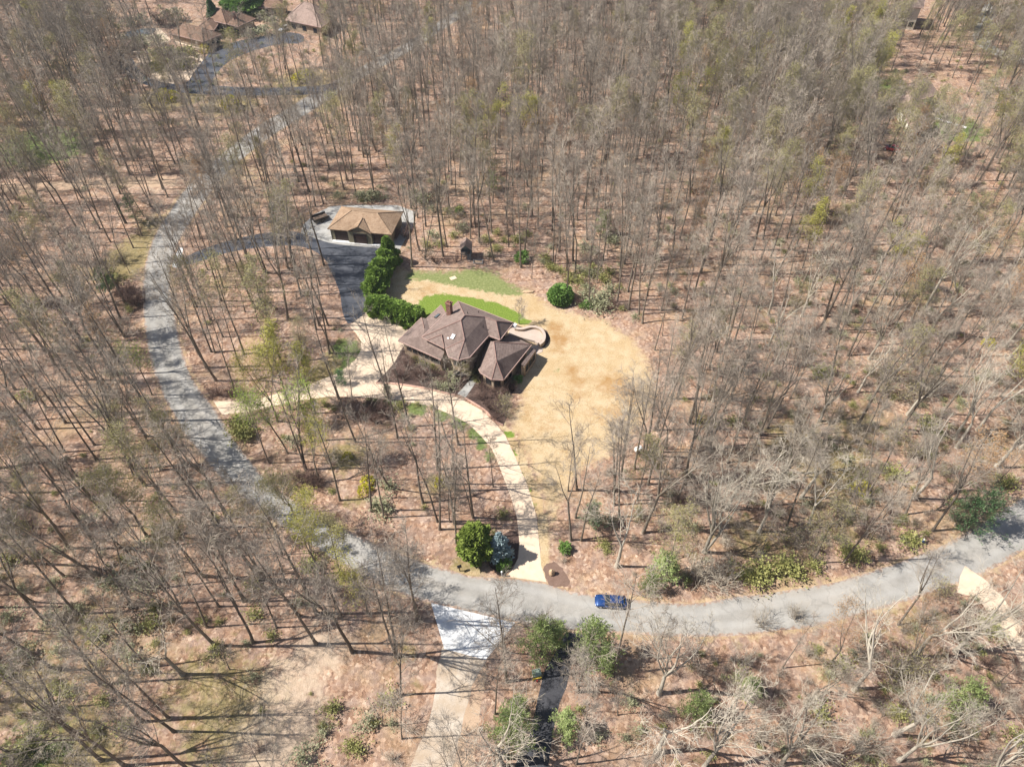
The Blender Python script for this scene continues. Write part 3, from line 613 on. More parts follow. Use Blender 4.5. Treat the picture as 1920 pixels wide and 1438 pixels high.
# gable wall and projecting middle bay under the front peak
Mi = MG.inverted(); xa = (Mi @ Vector(gp[0])).x; xb = (Mi @ Vector(gp[1])).x; mw.box(xa+.1, xb-.1, -.3, .495, 0, gE-.17, MG)
ga, gb, gc = Vector(gp[0]), Vector(gp[1]), Vector(gp[2]); ga, gb, gc = (q-_o*.37 for q in (ga, gb, gc)); ga.z = gb.z = gE-.16; gc.z -= .2
inn = Vector((-(MG.col[1].x), -(MG.col[1].y), 0))*.5
mw.add([ga, gb, gc, ga+inn, gb+inn, gc+inn], [(0,1,2),(5,4,3),(0,3,4,1),(1,4,5,2),(2,5,3,0)])
mw.build('wall', m_stucco, gar)
for t in (.175,.5,.815):
    x = LG*t; d = MB(); MD = MG @ Matrix.Translation((0,.5,0)) if t == .5 else MG
    for k in range(4): d.box(x-1.35, x+1.35, -.02, .05 if k%2 else .055, .03+.6*k, .6+.6*k, MD)
    dd = d.build('garage_door', m_door, gar)
    MB().box(x-1.5,x-1.35,-.02,.13,0,2.44,MD).box(x+1.35,x+1.5,-.02,.13,0,2.44,MD).box(x-1.5,x+1.5,-.02,.131,2.445,2.58,MD).build('frame', m_dark, dd)
for t in (.335,.66): MB().box(LG*t-.08,LG*t+.08,.0,.18,1.9,2.25,MG).build('wall_lamp', m_dark, gar)
MB().box(.2, LG-.2, .05, .75, .0, .07, MG).build('threshold_slab', m_white, gar)
MB().box(-.06,.0,-.1,.06,0,2.8,MG).build('downspout', m_dark, gar)

# playhouse on stilts
ph = G(875, 482); pht = tile(840, 430, 4.8)
play = empty('playhouse', (ph[0], ph[1], 0), 'blue-grey wooden playhouse on posts with brown gable roof behind the green lawn', 'playhouse', rz=-.03)
for sx in (-1,1):
    for sy in (-1,1): MB().box(sx*1.0-.07,sx*1.0+.07,sy*1.1-.07,sy*1.1+.07,0,2.9).build('post', m_bluewood, play)
MB().box(-1.08,1.08,-1.18,1.18,1.25,1.4).build('platform', m_wood, play)
pw = MB(); pw.box(-1.02,1.02,.2,.28,1.4,2.95).box(-1.02,-.95,-.2,.2,1.4,2.9).box(.95,1.02,-.2,.2,1.4,2.9).box(-1.02,1.02,1.02,1.1,1.4,2.95); pw.box(-1.025,-.955,.28,1.02,1.4,2.9).box(.955,1.025,.28,1.02,1.4,2.9)
pw.add([(-1.0,-1.0,2.85),(1.0,-1.0,2.85),(0,-1.0,3.75),(-1.0,-.9,2.85),(1.0,-.9,2.85),(0,-.9,3.75)], [(0,1,2),(5,4,3),(0,3,4,1),(1,4,5,2),(2,5,3,0)])
pw.build('wall', m_bluewood, play)
rl = MB(); rl.box(-1.05,.25,-1.16,-1.1,2.1,2.18).box(-1.05,.25,-1.16,-1.1,1.42,1.5)
for k in range(9): rl.box(-1.0+k*.15,-.95+k*.15,-1.15,-1.11,1.5,2.1)
rl.build('railing', m_bluewood, play)
poly_face_mb([[(-1.25,-1.45,2.75),(-1.25,1.45,2.75),(0,1.45,3.95),(0,-1.45,3.95)],[(1.25,-1.45,2.75),(1.25,1.45,2.75),(0,1.45,3.95),(0,-1.45,3.95)]], thick=.09).build('roof', m_nroof2, play)
ld = MB()
for sx in (.35,.95): ld.box(sx,sx+.07,-1.9,-1.82,0,2.0, Matrix.Translation((0,-1.2,0)) @ Matrix.Rotation(.0,4,'X') @ Matrix.Translation((0,1.3,0)))
for k in range(6): ld.box(.42,.95,-1.82,-1.74,.2+.3*k,.26+.3*k)
ld.build('ladder', m_bluewood, play)

# houses of the neighbours
def hip_house(c4, eave, ridge, label, roofm, wallm, chim=None, nwin=3, extra=None, dormer=None):
    """c4: eave corners (photo px) front-left, front-right, back-right, back-left"""
    C = [Vector(G(px, py, eave)) for px, py in c4]
    base = (C[0]+C[1]+C[2]+C[3])/4
    root = empty('house', (base.x, base.y, 0), label, 'house')
    L = [Vector((p.x-base.x, p.y-base.y, p.z)) for p in C]
    a, b, c, d = L; la = ((b-a).length+(c-d).length)/2; lb = ((d-a).length+(c-b).length)/2
    if la >= lb:
        k = min(.42, .5*lb/la); e0 = (a+d)/2; e1 = (b+c)/2; R1 = e0.lerp(e1, k); R2 = e1.lerp(e0, k); R1.z = R2.z = ridge
        fs = [[a,d,R1],[d,c,R2,R1],[c,b,R2],[b,a,R1,R2]]; seg = [(a,R1),(d,R1),(R1,R2),(R2,b),(R2,c)]
    else:
        k = min(.42, .5*la/lb); e0 = (a+b)/2; e1 = (d+c)/2; R1 = e0.lerp(e1, k); R2 = e1.lerp(e0, k); R1.z = R2.z = ridge
        fs = [[a,b,R1],[b,c,R2,R1],[c,d,R2],[d,a,R1,R2]]; seg = [(a,R1),(b,R1),(R1,R2),(R2,c),(R2,d)]
    rf = poly_face_mb(fs).build('roof', roofm, root); ridge_mb(seg, .1).build('ridge_cap', roofm, rf)
    ff = fascia([a,b,c,d,a]); ff.build('fascia', m_trim, rf)
    W = inset([(p.x,p.y) for p in L], .6); MB().prism(W, 0, eave-.14).build('wall', wallm, root)
    p, q = near_edge(W, a, b)
    for i in range(nwin): window(root, p, q, (i+.6)/(nwin+.2), 1.5, .9, min(2.4, eave-.5))
    p, q = near_edge(W, b, c)
    for i in range(2): window(root, p, q, (i+.7)/2.4, 1.3, .9, min(2.4, eave-.5))
    if chim:
        x, y, z = G(chim[0], chim[1], ridge+.6); MB().box(-.4,.4,-.4,.4,eave-.5,ridge+.7,Matrix.Translation((x-base.x,y-base.y,0))).build('chimney', m_brick, rf)
    return root
hip_house([zt(*p) for p in ((885,315),(1025,258),(760,195),(625,250))], 3.2, 5.6, 'low neighbouring house with a square brown roof facing the terraces at the upper left', m_nroof, m_stone)
hip_house([zt(*p) for p in ((1060,180),(1145,202),(1278,140),(1150,98))], 3.6, 5.6, 'projecting right wing of the brown-roofed neighbouring house next to the dark conifer', m_nroof, m_stone)
hip_house([zt(*p) for p in ((882,137),(1056,182),(1150,112),(985,75))], 3.7, 6.2, 'main block of the brown-roofed neighbouring house in front of the round green tree', m_nroof, m_stone, (1112/4+160, 95/4))
hip_house([zt(*p) for p in ((835,215),(965,228),(1010,160),(905,140))], 3.0, 4.6, 'connecting brown-roofed link between the two neighbouring house blocks', m_nroof, m_stone, nwin=2)
hip_house([zt(*p) for p in ((110,342),(300,352),(345,300),(160,292))], 2.6, 3.9, 'low pool house with brown roof left of the pond at the upper left', m_nroof, m_stone)
hip_house([zt(*p) for p in ((1490,150),(1770,208),(1900,110),(1600,40))], 3.4, 7.6, 'big neighbouring house with a dormered brown roof beside the parked white car', m_nroof2, m_stone)
hip_house([zt(*p) for p in ((1300,60),(1505,62),(1520,20),(1330,5))], 3.0, 4.8, 'small brown-roofed outbuilding at the top edge behind the round green tree', m_nroof, m_stone)
zr = tile(1600, 0, 4.794)
hip_house([zr(*p) for p in ((480,1060),(660,980),(560,800),(380,900))], 3.4, 6.4, 'left wing of the faded brown-roofed house in the woods at the upper right', m_nroof2, m_cream)
hip_house([zr(*p) for p in ((545,915),(770,850),(650,720),(440,780))], 4.2, 7.6, 'tall middle block of the faded brown-roofed house in the woods at the upper right', m_nroof2, m_cream)
hip_house([zr(*p) for p in ((560,1200),(740,1090),(660,960),(470,1060))], 3.2, 6.0, 'front wing of the faded brown-roofed house, nearest the white garden path', m_nroof2, m_cream)
hip_house([zr(*p) for p in ((400,60),(630,75),(650,-20),(430,-40))], 7.0, 9.0, 'tall cream house hidden by bare trees at the upper right corner', m_nroof2, m_cream)
# low terrace walls at the neighbours
for pts, lb in (([(370,412),(560,420),(760,400),(850,396)],'upper pale terrace wall below the square brown-roofed house'),([(500,500),(640,480),(800,450),(850,470)],'middle pale terrace wall between dark hedges'),([(680,335),(800,370),(930,400)],'slanting pale garden wall beside the square brown-roofed house')):
    o = wall_strip(MB(), [G(*zt(x,y))[:2] for x, y in pts], .7, 0, .9).build('garden_wall', m_conc); tag(o, lb, 'wall', 'terrace walls')

# ------------------------------------------------------------------ vehicles and small objects
def make_car(px, py, ang, paint, label, sc=1.0, suv=True):
    x, y, _ = G(px, py); root = empty('parked_car', (x, y, 0.013), label, 'car', rz=ang, sc=sc)
    # sections along the car: x, half width, sill z, belt z, roof z, roof half width
    S = [(-2.22,.62,.42,.62,.64,.5),(-2.12,.80,.30,.74,.78,.62),(-1.75,.88,.24,.84,.90,.68),(-1.2,.90,.22,.92,.98,.70),(-.85,.90,.22,.94,1.02,.68),
         (-.15,.90,.22,.96,1.44,.60),(.55,.90,.22,.97,1.49,.60),(1.3,.90,.22,.98,1.45,.58),(1.75,.89,.24,.98,1.25,.56),(2.02,.84,.28,.96,1.02,.60),(2.18,.72,.40,.82,.86,.52)]
    mb = MB(); rows = []
    for (xx, hw, z0, zb_, zr_, rw) in S:
        prof = [(-hw*.9,z0),(-hw,z0+.18),(-hw,(z0+zb_)/2+.08),(-hw*.97,zb_),(-rw,zr_-.05),(-rw*.75,zr_),(0,zr_+.025),(rw*.75,zr_),(rw,zr_-.05),(hw*.97,zb_),(hw,(z0+zb_)/2+.08),(hw,z0+.18),(hw*.9,z0)]
        rows.append([(xx, yy, zz) for yy, zz in prof])
    n = len(rows[0]); vs = [p for r in rows for p in r]; fs = []; mi = []
    glassf = []
    for i in range(len(rows)-1):
        for j in range(n-1):
            q = (i*n+j, i*n+j+1, (i+1)*n+j+1, (i+1)*n+j)
            q = q[::-1]
            g = (j in (3,8) and 4 <= i <= 7) or (j in (4,5,6,7) and i in (4,)) or (j in (4,5,6,7) and i == 8)
            (glassf if g else fs).append(q)
    fs.append(tuple(range(n))[::-1]); fs.append(tuple((len(rows)-1)*n+j for j in range(n)))
    fs.append(None); fs.pop()
    for i in range(len(rows)-1): fs.append((i*n, (i+1)*n, (i+1)*n+n-1, i*n+n-1)[::-1])
    body = MB().add(vs, fs).build('body', paint, root, smooth=True)
    def sub(faces, off=0.0):
        used = sorted({k for f in faces for k in f}); m = {k: a for a, k in enumerate(used)}
        return [vs[k] for k in used], [tuple(m[k] for k in f) for f in faces]
    groups = {'windshield': [f for f in glassf if min(f)//n == 4 and (min(f)%n) in (4,5,6,7)], 'rear_window': [f for f in glassf if min(f)//n == 8 and (min(f)%n) in (4,5,6,7)]}
    side = [f for f in glassf if f not in groups['windshield'] and f not in groups['rear_window']]
    groups['side_window'] = [f for f in side if min(f)%n == 3]
    for nm, ff in groups.items():
        v2, f2 = sub(ff); MB().add(v2, f2).build(nm, m_glass, root)
    v2, f2 = sub([f for f in side if min(f)%n == 8]); MB().add(v2, f2).build('side_window', m_glass, root)
    for sx in (-1.38, 1.36):
        for sy in (-1, 1):
            t = MB().tube([Vector((sx, sy*.70, .33)), Vector((sx, sy*.905, .33))], [.33,.33], 18, cap=True)
            wh = t.build('wheel', m_dark, root); MB().tube([Vector((sx, sy*.86, .33)), Vector((sx, sy*.915, .33))], [.19,.19], 12, cap=True).build('rim', m_whitep, wh)
    for sy in (-1, 1):
        MB().box(-2.16,-1.98,sy*.66-.14,sy*.66+.14,.60,.73).build('headlight', m_whitep, root, bevel=.02)
        MB().box(2.03,2.15,sy*.68-.10,sy*.68+.10,.68,.86).build('tail_light', M_plain('red_lamp',(.35,.02,.02),.3), root, bevel=.02)
        MB().box(-.72,-.55,sy*.93,sy*1.04,.93,1.06).build('side_mirror', paint, root, bevel=.02)
    return root
m_blue = M_plain('blue_car_paint', (0.012,0.055,0.20), 0.25, 0.4, 0.6, .05, coat=1.0)
m_wcar = M_plain('white_car_paint', (0.70,0.72,0.74), 0.2, 0.0, 0.6, .05, coat=1.0)
m_rcar = M_plain('red_car_paint', (0.30,0.03,0.03), 0.2, 0.0, 0.6, .05, coat=1.0)
make_car(1144, 1131, math.radians(-4), m_blue, 'blue hatchback car parked at the edge of the grey road', .95)
make_car(*zt(1490,232), math.radians(60), m_wcar, 'white car parked in front of the dormered house at the upper left')
make_car(*zr(335,1352), math.radians(-25), m_rcar, 'dark red car half hidden by trees at the upper right')
o = MB(); 
def P3d(px, py, z=0): return Vector(G(px, py, z))
# mailbox
p_ = G(862, 1070); mbx = empty('mailbox', (p_[0],p_[1],0), 'black mailbox on a post at the far verge of the road', 'mailbox', rz=.4)
MB().box(-.06,.06,-.06,.06,0,1.1).build('post', m_black_metal, mbx)
MB().tube([Vector((-.3,0,1.3)),Vector((.3,0,1.3))],[.17,.17],12,cap=True).box(-.3,.3,-.17,.17,1.08,1.28).build('box', m_black_metal, mbx)
p_ = G(941, 1080); lp = empty('post_lamp', (p_[0],p_[1],0), 'short white lamp post at the left corner of the concrete driveway mouth', 'lamp post')
MB().tube([Vector((0,0,0)),Vector((0,0,1.0))],[.07,.06],8,cap=True).build('post', m_whitep, lp)
MB().tube([Vector((0,0,1.0)),Vector((0,0,1.05)),Vector((0,0,1.3)),Vector((0,0,1.38))],[.06,.13,.13,.03],10,cap=True).build('lamp_head', m_whitep, lp)
def rock(px, py, s, mat, name, label, cat, seed=1):
    bm = bmesh.new(); bmesh.ops.create_icosphere(bm, subdivisions=3, radius=1.0)
    for v in bm.verts:
        k = 1 + .28*noise.noise(v.co*1.3+Vector((seed,0,0))) + .1*noise.noise(v.co*4+Vector((seed,3,0))); v.co *= k; v.co.x *= s[0]; v.co.y *= s[1]; v.co.z = v.co.z*s[2] + s[2]*.55
    me = bpy.data.meshes.new(name); bm.to_mesh(me); bm.free(); me.materials.append(mat)
    x, y, _ = G(px, py); return tag(link(name, me, loc=(x, y, 0)), label, cat)
rock(1034, 1076, (.42,.35,.75), m_rock, 'boulder', 'upright tan boulder in the mulch at the right of the driveway mouth', 'boulder')
p_ = G(1196, 846); tk = empty('storage_tank', (p_[0],p_[1],0), 'small white tank standing between the trees at the right edge of the straw lawn', 'tank', rz=.5)
MB().tube([Vector((-.7,0,.62)),Vector((-.6,0,.62)),Vector((-.5,0,.62)),Vector((.5,0,.62)),Vector((.6,0,.62)),Vector((.7,0,.62))],[.12,.36,.45,.45,.36,.12],16,cap=True).build('tank', m_whitep, tk, smooth=True)
for s_ in (-.35,.35): MB().box(s_-.06,s_+.06,-.3,.3,0,.3).build('foot', m_dark, tk)
MB().tube([Vector((0,0,1.0)),Vector((0,0,1.2))],[.12,.1],8,cap=True).build('valve_cap', m_dark, tk)
p_ = G(1006, 1266); ub = empty('utility_box', (p_[0],p_[1],0), 'grey-green utility box with yellow guard beside the black asphalt driveway', 'utility box', rz=.2)
MB().box(-.5,.5,-.4,.4,0,.95).build('cabinet', M_plain('grey_green_metal',(.16,.22,.17),.6), ub, bevel=.06)
MB().box(-.55,.55,-.45,.45,.96,1.03).build('lid', M_plain('pale_green_metal',(.24,.30,.25),.6), ub, bevel=.03)
MB().box(-.6,-.52,-.62,-.5,0,.7).box(.4,.48,-.62,-.5,0,.7).box(-.52,.4,-.6,-.52,.45,.6).build('guard', M_plain('yellow_paint',(.55,.40,.04),.6), ub)
MB().tube([Vector((-.1,-.75,0)),Vector((-.1,-.75,.45))],[.1,.07],8,cap=True).build('marker', M_plain('red_paint',(.4,.03,.03),.6), ub)
p_ = G(1730, 1016); hd = empty('hydrant', (p_[0],p_[1],0), 'small blue and white hydrant on the far verge left of the big white pine', 'hydrant')
MB().tube([Vector((0,0,0)),Vector((0,0,.6)),Vector((0,0,.62))],[.16,.14,.2],10,cap=True).build('barrel', M_plain('blue_paint',(.12,.22,.5),.5), hd)
MB().tube([Vector((0,0,.62)),Vector((0,0,.7)),Vector((0,0,.82)),Vector((0,0,.88))],[.2,.19,.12,.03],10,cap=True).build('bonnet', m_whitep, hd)
p_ = G(601, 413); tr = empty('utility_trailer', (p_[0],p_[1],0), 'brown flatbed trailer on the pale forecourt left of the garage', 'trailer', rz=math.radians(35), sc=1.15)
MB().box(-1.5,1.5,-.85,.85,.55,.63).build('bed', m_wood, tr)
MB().box(-1.5,1.5,-.9,-.85,.5,1.0).box(-1.5,1.5,.85,.9,.5,1.0).box(-1.55,-1.5,-.9,.9,.5,1.0).build('side_rail', m_dark, tr)
for s_ in (-1,1): MB().tube([Vector((0,s_*.92,.32)),Vector((0,s_*1.08,.32))],[.32,.32],14,cap=True).build('wheel', m_dark, tr)
MB().tube([Vector((1.5,-.5,.5)),Vector((2.4,0,.5)),Vector((2.6,0,.5))],[.04,.04,.05],6).tube([Vector((1.5,.5,.5)),Vector((2.4,0,.5))],[.04,.04],6).build('drawbar', m_dark, tr)
p_ = G(*za(1221,452)); sb = empty('sandbox', (p_[0],p_[1],0), 'small open wooden frame on the ground right of the playhouse', 'sandbox', rz=-.05)
MB().box(-1,1,-.65,-.53,0,.28).box(-1,1,.53,.65,0,.28).build('side_board', m_padgrey, sb); MB().box(-1,-.88,-.53,.53,0,.28).box(.88,1,-.53,.53,0,.28).build('end_board', m_padgrey, sb)
MB().box(-.88,.88,-.53,.53,0,.08).build('sand', m_sand, sb)
p_ = G(*za(1060,554)); o = MB().box(-.65,.65,-.5,.5,0.0,.07,Matrix.Rotation(.5,4,'Z')).build('paving_slab', m_conc, bevel=.01); o.location = (p_[0],p_[1],.008); tag(o, 'single tan paving slab lying on the upper green lawn', 'slab')
p_ = G(905, 722); 
rock(990, 548, (1.1,.4,.25), m_rock, 'low_rock', 'low pale rock at the tip of the upper green lawn', 'rock', 4)
# ------------------------------------------------------------------ plants
rnd = random.Random(7)
def tilt(d, ang, rng):
    a = d.orthogonal().normalized(); b = d.cross(a); ph = rng.uniform(0, 2*PI)
    return (d*math.cos(ang) + (a*math.cos(ph)+b*math.sin(ph))*math.sin(ang)).normalized()
def limb(mb, p, d, L, r0, r1, ns, sides, rng, wob, up, mi=0):
    pts = [p]; rad = [r0]; dirs = [d]
    for i in range(ns):
        d = (d + Vector((rng.uniform(-wob,wob), rng.uniform(-wob,wob), rng.uniform(-wob,wob)+up))).normalized()
        p = p + d*(L/ns); pts.append(p); rad.append(r0+(r1-r0)*(i+1)/ns); dirs.append(d)
    mb.tube(pts, rad, sides, mi); return pts, dirs, rad
def leafquads(mb, p, n, spread, size, rng, mi):
    for _ in range(n):
        c = p + Vector((rng.gauss(0,spread), rng.gauss(0,spread), rng.gauss(0,spread)))
        a = Vector((rng.uniform(-1,1), rng.uniform(-1,1), rng.uniform(-1,1))).normalized(); b = a.orthogonal().normalized()
        s = size*rng.uniform(.6,1.3); mb.add([c-a*s, c+b*s*.8, c+a*s], [(0,1,2)], mi)
def bare_tree(seed, h=22, cb=.45, r=.18, n1=14, ang=.65, reach=.25, wob=.11, fork=1, n2=6, n3=5, n4=3, twig=.010, lean=.03, leaf=None, gn=1.0):
    """trunk and crown of a leafless tree: limbs, branches, branchlets and twigs"""
    rng = random.Random(seed); T = MB(); C = MB(); ends = []
    d = Vector((rng.uniform(-lean,lean), rng.uniform(-lean,lean), 1)).normalized()
    fh = h*cb*rng.uniform(.75,1.0) if fork > 1 else h*.93
    if fork == 0: fh = .3
    base, bd, br = limb(T, Vector((0,0,-.3)), d, fh+.3, r, r*(.72 if fork > 1 else .16), 9, 8, rng, wob*.30*gn**.4, .05)
    T.tube([Vector((0,0,-.3)), Vector((0,0,.15)), Vector((0,0,.9))+d*.1], [r*1.55, r*1.35, r*.98], 8)
    leaders = [(base, bd, br, cb*.8 if fork <= 1 else 1.1)]
    if fork > 1 or fork == 0:
        k = max(2, fork) if fork else 2
        for j in range(k):
            dd = tilt(bd[-1], rng.uniform(.16,.38)*(1+.5*(gn-1)), rng) if fork else tilt(bd[-1], rng.uniform(.08,.2), rng)
            pp, d2, rr = limb(T, base[-1], dd, (h-fh)*rng.uniform(.82,1.0), r*rng.uniform(.5,.66)*(1.3 if fork == 0 else 1), r*.10, 9, 6, rng, wob*.6*gn, .08)
            leaders.append((pp, d2, rr, .05 if fork else .45))
    for (pts, dirs, rad, t0) in leaders:
        if t0 > 1: continue
        L = len(pts)-1; m = n1 if len(leaders) == 1 else max(5, int(n1*.72/(len(leaders)-1)*1.25))
        for i in range(m):
            t = t0+(1-t0)*((i+rng.random()*.8)/m); x = t*L; k = min(L-1, int(x)); p = pts[k].lerp(pts[k+1], x-k); dk = dirs[k+1]
            rl = max(.03, (rad[k]*.55)*rng.uniform(.6,1.0)); low = 1-(t-t0)/(1-t0+1e-6)
            L1 = h*reach*(.35+.65*low**.6)*rng.uniform(.65,1.15)
            a1, b1, r1_ = limb(C, p, tilt(dk, ang*rng.uniform(.7,1.25), rng), L1, rl, rl*.25, 5, 4, rng, wob*1.4*gn, .10)
            for i2 in range(n2):
                t2 = .2+.8*(i2+rng.random())/n2; x2 = min(4.99, t2*5); k2 = int(x2); p2 = a1[k2].lerp(a1[k2+1], x2-k2)
                L2 = L1*.48*(1.15-.6*t2)*rng.uniform(.6,1.2); q2 = max(.018, r1_[k2]*.55)
                a2, b2, _ = limb(C, p2, tilt(b1[k2], rng.uniform(.45,.95), rng), L2, q2, q2*.4, 3, 3, rng, wob*1.6*gn, .08)
                for i3 in range(n3):
                    t3 = .15+.85*(i3+rng.random())/n3; x3 = min(2.99, t3*3); k3 = int(x3); p3 = a2[k3].lerp(a2[k3+1], x3-k3)
                    L3 = L2*.5*rng.uniform(.6,1.2)+.2
                    d3 = tilt(b2[k3], rng.uniform(.4,.95), rng); e3 = p3 + d3*L3
                    C.tube([p3, e3], [twig*1.5, twig*.8], 3)
                    if leaf and rng.random() < leaf[1]: leafquads(C, e3, leaf[2], leaf[3], leaf[4], rng, 1)
                    for i4 in range(n4):
                        p4 = p3 + d3*L3*rng.uniform(.2,1); e4 = p4 + tilt(d3, rng.uniform(.3,.9), rng)*rng.uniform(.35,.8)
                        s = d3.orthogonal().normalized()*twig; C.add([p4+s, p4-s, e4], [(0,1,2)])
    return T, C
KINDS = {}
def reg(kind, name, label, cat, group, variants, tm, cm, lm=None):
    L = []
    for i, kw in enumerate(variants):
        T, C = bare_tree(seed=kind_seed(kind)+i*17, **kw)
        L.append((T.mesh('trunk', tm, True), C.mesh('crown', [cm, lm] if lm else cm)))
    KINDS[kind] = dict(name=name, label=label, cat=cat, group=group, meshes=L)
def kind_seed(k): return sum(ord(c)*(i+3) for i, c in enumerate(k))
reg('tall', 'bare_tree', 'tall leafless tree', 'bare tree', 'tall straight leafless trees of the wood',
    [dict(h=23), dict(h=24, cb=.52, n1=13, reach=.22), dict(h=21, ang=.55, reach=.23), dict(h=24, cb=.40, n1=16), dict(h=22, cb=.55, ang=.75, n1=12, r=.15), dict(h=19, cb=.38, n1=15, reach=.30, gn=1.4, r=.16), dict(h=26, cb=.5, n1=16, r=.24, reach=.24), dict(h=20, cb=.6, n1=9, reach=.24, r=.14, lean=.08), dict(h=23, cb=.30, n1=18, reach=.24, ang=.5, gn=1.3)], m_bark, m_twig)
reg('forked', 'bare_tree', 'high-forking leafless tree', 'bare tree', 'forking leafless trees of the wood',
    [dict(h=23, fork=2, cb=.5, n1=18), dict(h=24, fork=3, cb=.45, r=.21, n1=20), dict(h=22, fork=2, cb=.35, n1=18, gn=1.4), dict(h=23, fork=4, cb=.42, r=.22, n1=22)], m_bark, m_twig)
reg('open', 'bare_tree', 'thin-crowned leafless tree', 'bare tree', 'thin-crowned leafless trees near the house',
    [dict(h=22, cb=.5, n1=9, n2=5, n3=4, n4=3, r=.17), dict(h=21, cb=.45, n1=10, n2=5, n3=4, n4=3, gn=1.4, r=.16), dict(h=20, fork=2, cb=.5, n1=11, n2=5, n3=4, n4=3, r=.18)], m_bark, m_twig)
reg('twin', 'bare_tree', 'twin-stemmed leafless tree', 'bare tree', 'twin-stemmed leafless trees of the wood',
    [dict(h=22, fork=0, n1=22), dict(h=20, fork=0, n1=20, r=.19)], m_bark, m_twig)
reg('slim', 'sapling_tree', 'slim leafless sapling', 'young tree', 'slim young leafless trees of the wood',
    [dict(h=13, cb=.35, r=.085, n1=11, n2=5, n3=5, n4=4, reach=.28), dict(h=15, cb=.4, r=.10, n1=11, n2=5, n3=5, n4=4, reach=.25), dict(h=10, cb=.3, r=.07, n1=10, n2=5, n3=4, n4=4, reach=.34, gn=1.5)], m_bark, m_twig)
reg('gnarled', 'gnarled_tree', 'pale gnarled leafless tree', 'gnarled tree', 'pale gnarled leafless trees',
    [dict(h=18, fork=3, cb=.34, r=.27, n1=16, reach=.36, ang=.75, gn=1.9, n2=5, n3=4, n4=3), dict(h=19, fork=4, cb=.30, r=.26, n1=20, reach=.33, ang=.65, gn=1.7, n2=5, n3=4, n4=3), dict(h=16, fork=2, cb=.38, r=.25, n1=15, reach=.40, ang=.8, gn=2.0, n2=5, n3=4, n4=3)], m_pale, m_ptwig)
reg('olive', 'budding_tree', 'olive-budded tree', 'budding tree', 'trees hazy with olive buds',
    [dict(h=20, n1=14, leaf=(1,1,7,.30,.12)), dict(h=19, fork=2, cb=.4, n1=18, leaf=(1,1,7,.30,.12)), dict(h=15, r=.13, n1=12, n2=6, leaf=(1,1,7,.30,.12))], m_bark, m_twig, m_bud_o)
reg('yellow', 'budding_tree', 'yellow-green budding tree', 'budding tree', 'trees with yellow-green budding crowns',
    [dict(h=19, fork=3, cb=.4, n1=18, leaf=(1,.95,10,.46,.14)), dict(h=17, n1=15, leaf=(1,.95,10,.46,.14))], m_bark, m_twig, m_bud_y)
reg('fresh', 'budding_tree', 'fresh green-leaved tree', 'budding tree', 'trees with fresh green leaves',
    [dict(h=17, fork=3, cb=.5, r=.15, n1=13, n2=5, n3=4, reach=.27, leaf=(1,.8,8,.5,.13))], m_bark, m_twig, m_bud_g)
reg('orange', 'budding_tree', 'orange-budded tree', 'budding tree', 'trees hazy with orange-brown buds',
    [dict(h=15, fork=2, cb=.3, r=.14, n1=16, n2=6, n3=5, leaf=(1,1,6,.28,.11))], m_bark, m_twig, m_bud_r)

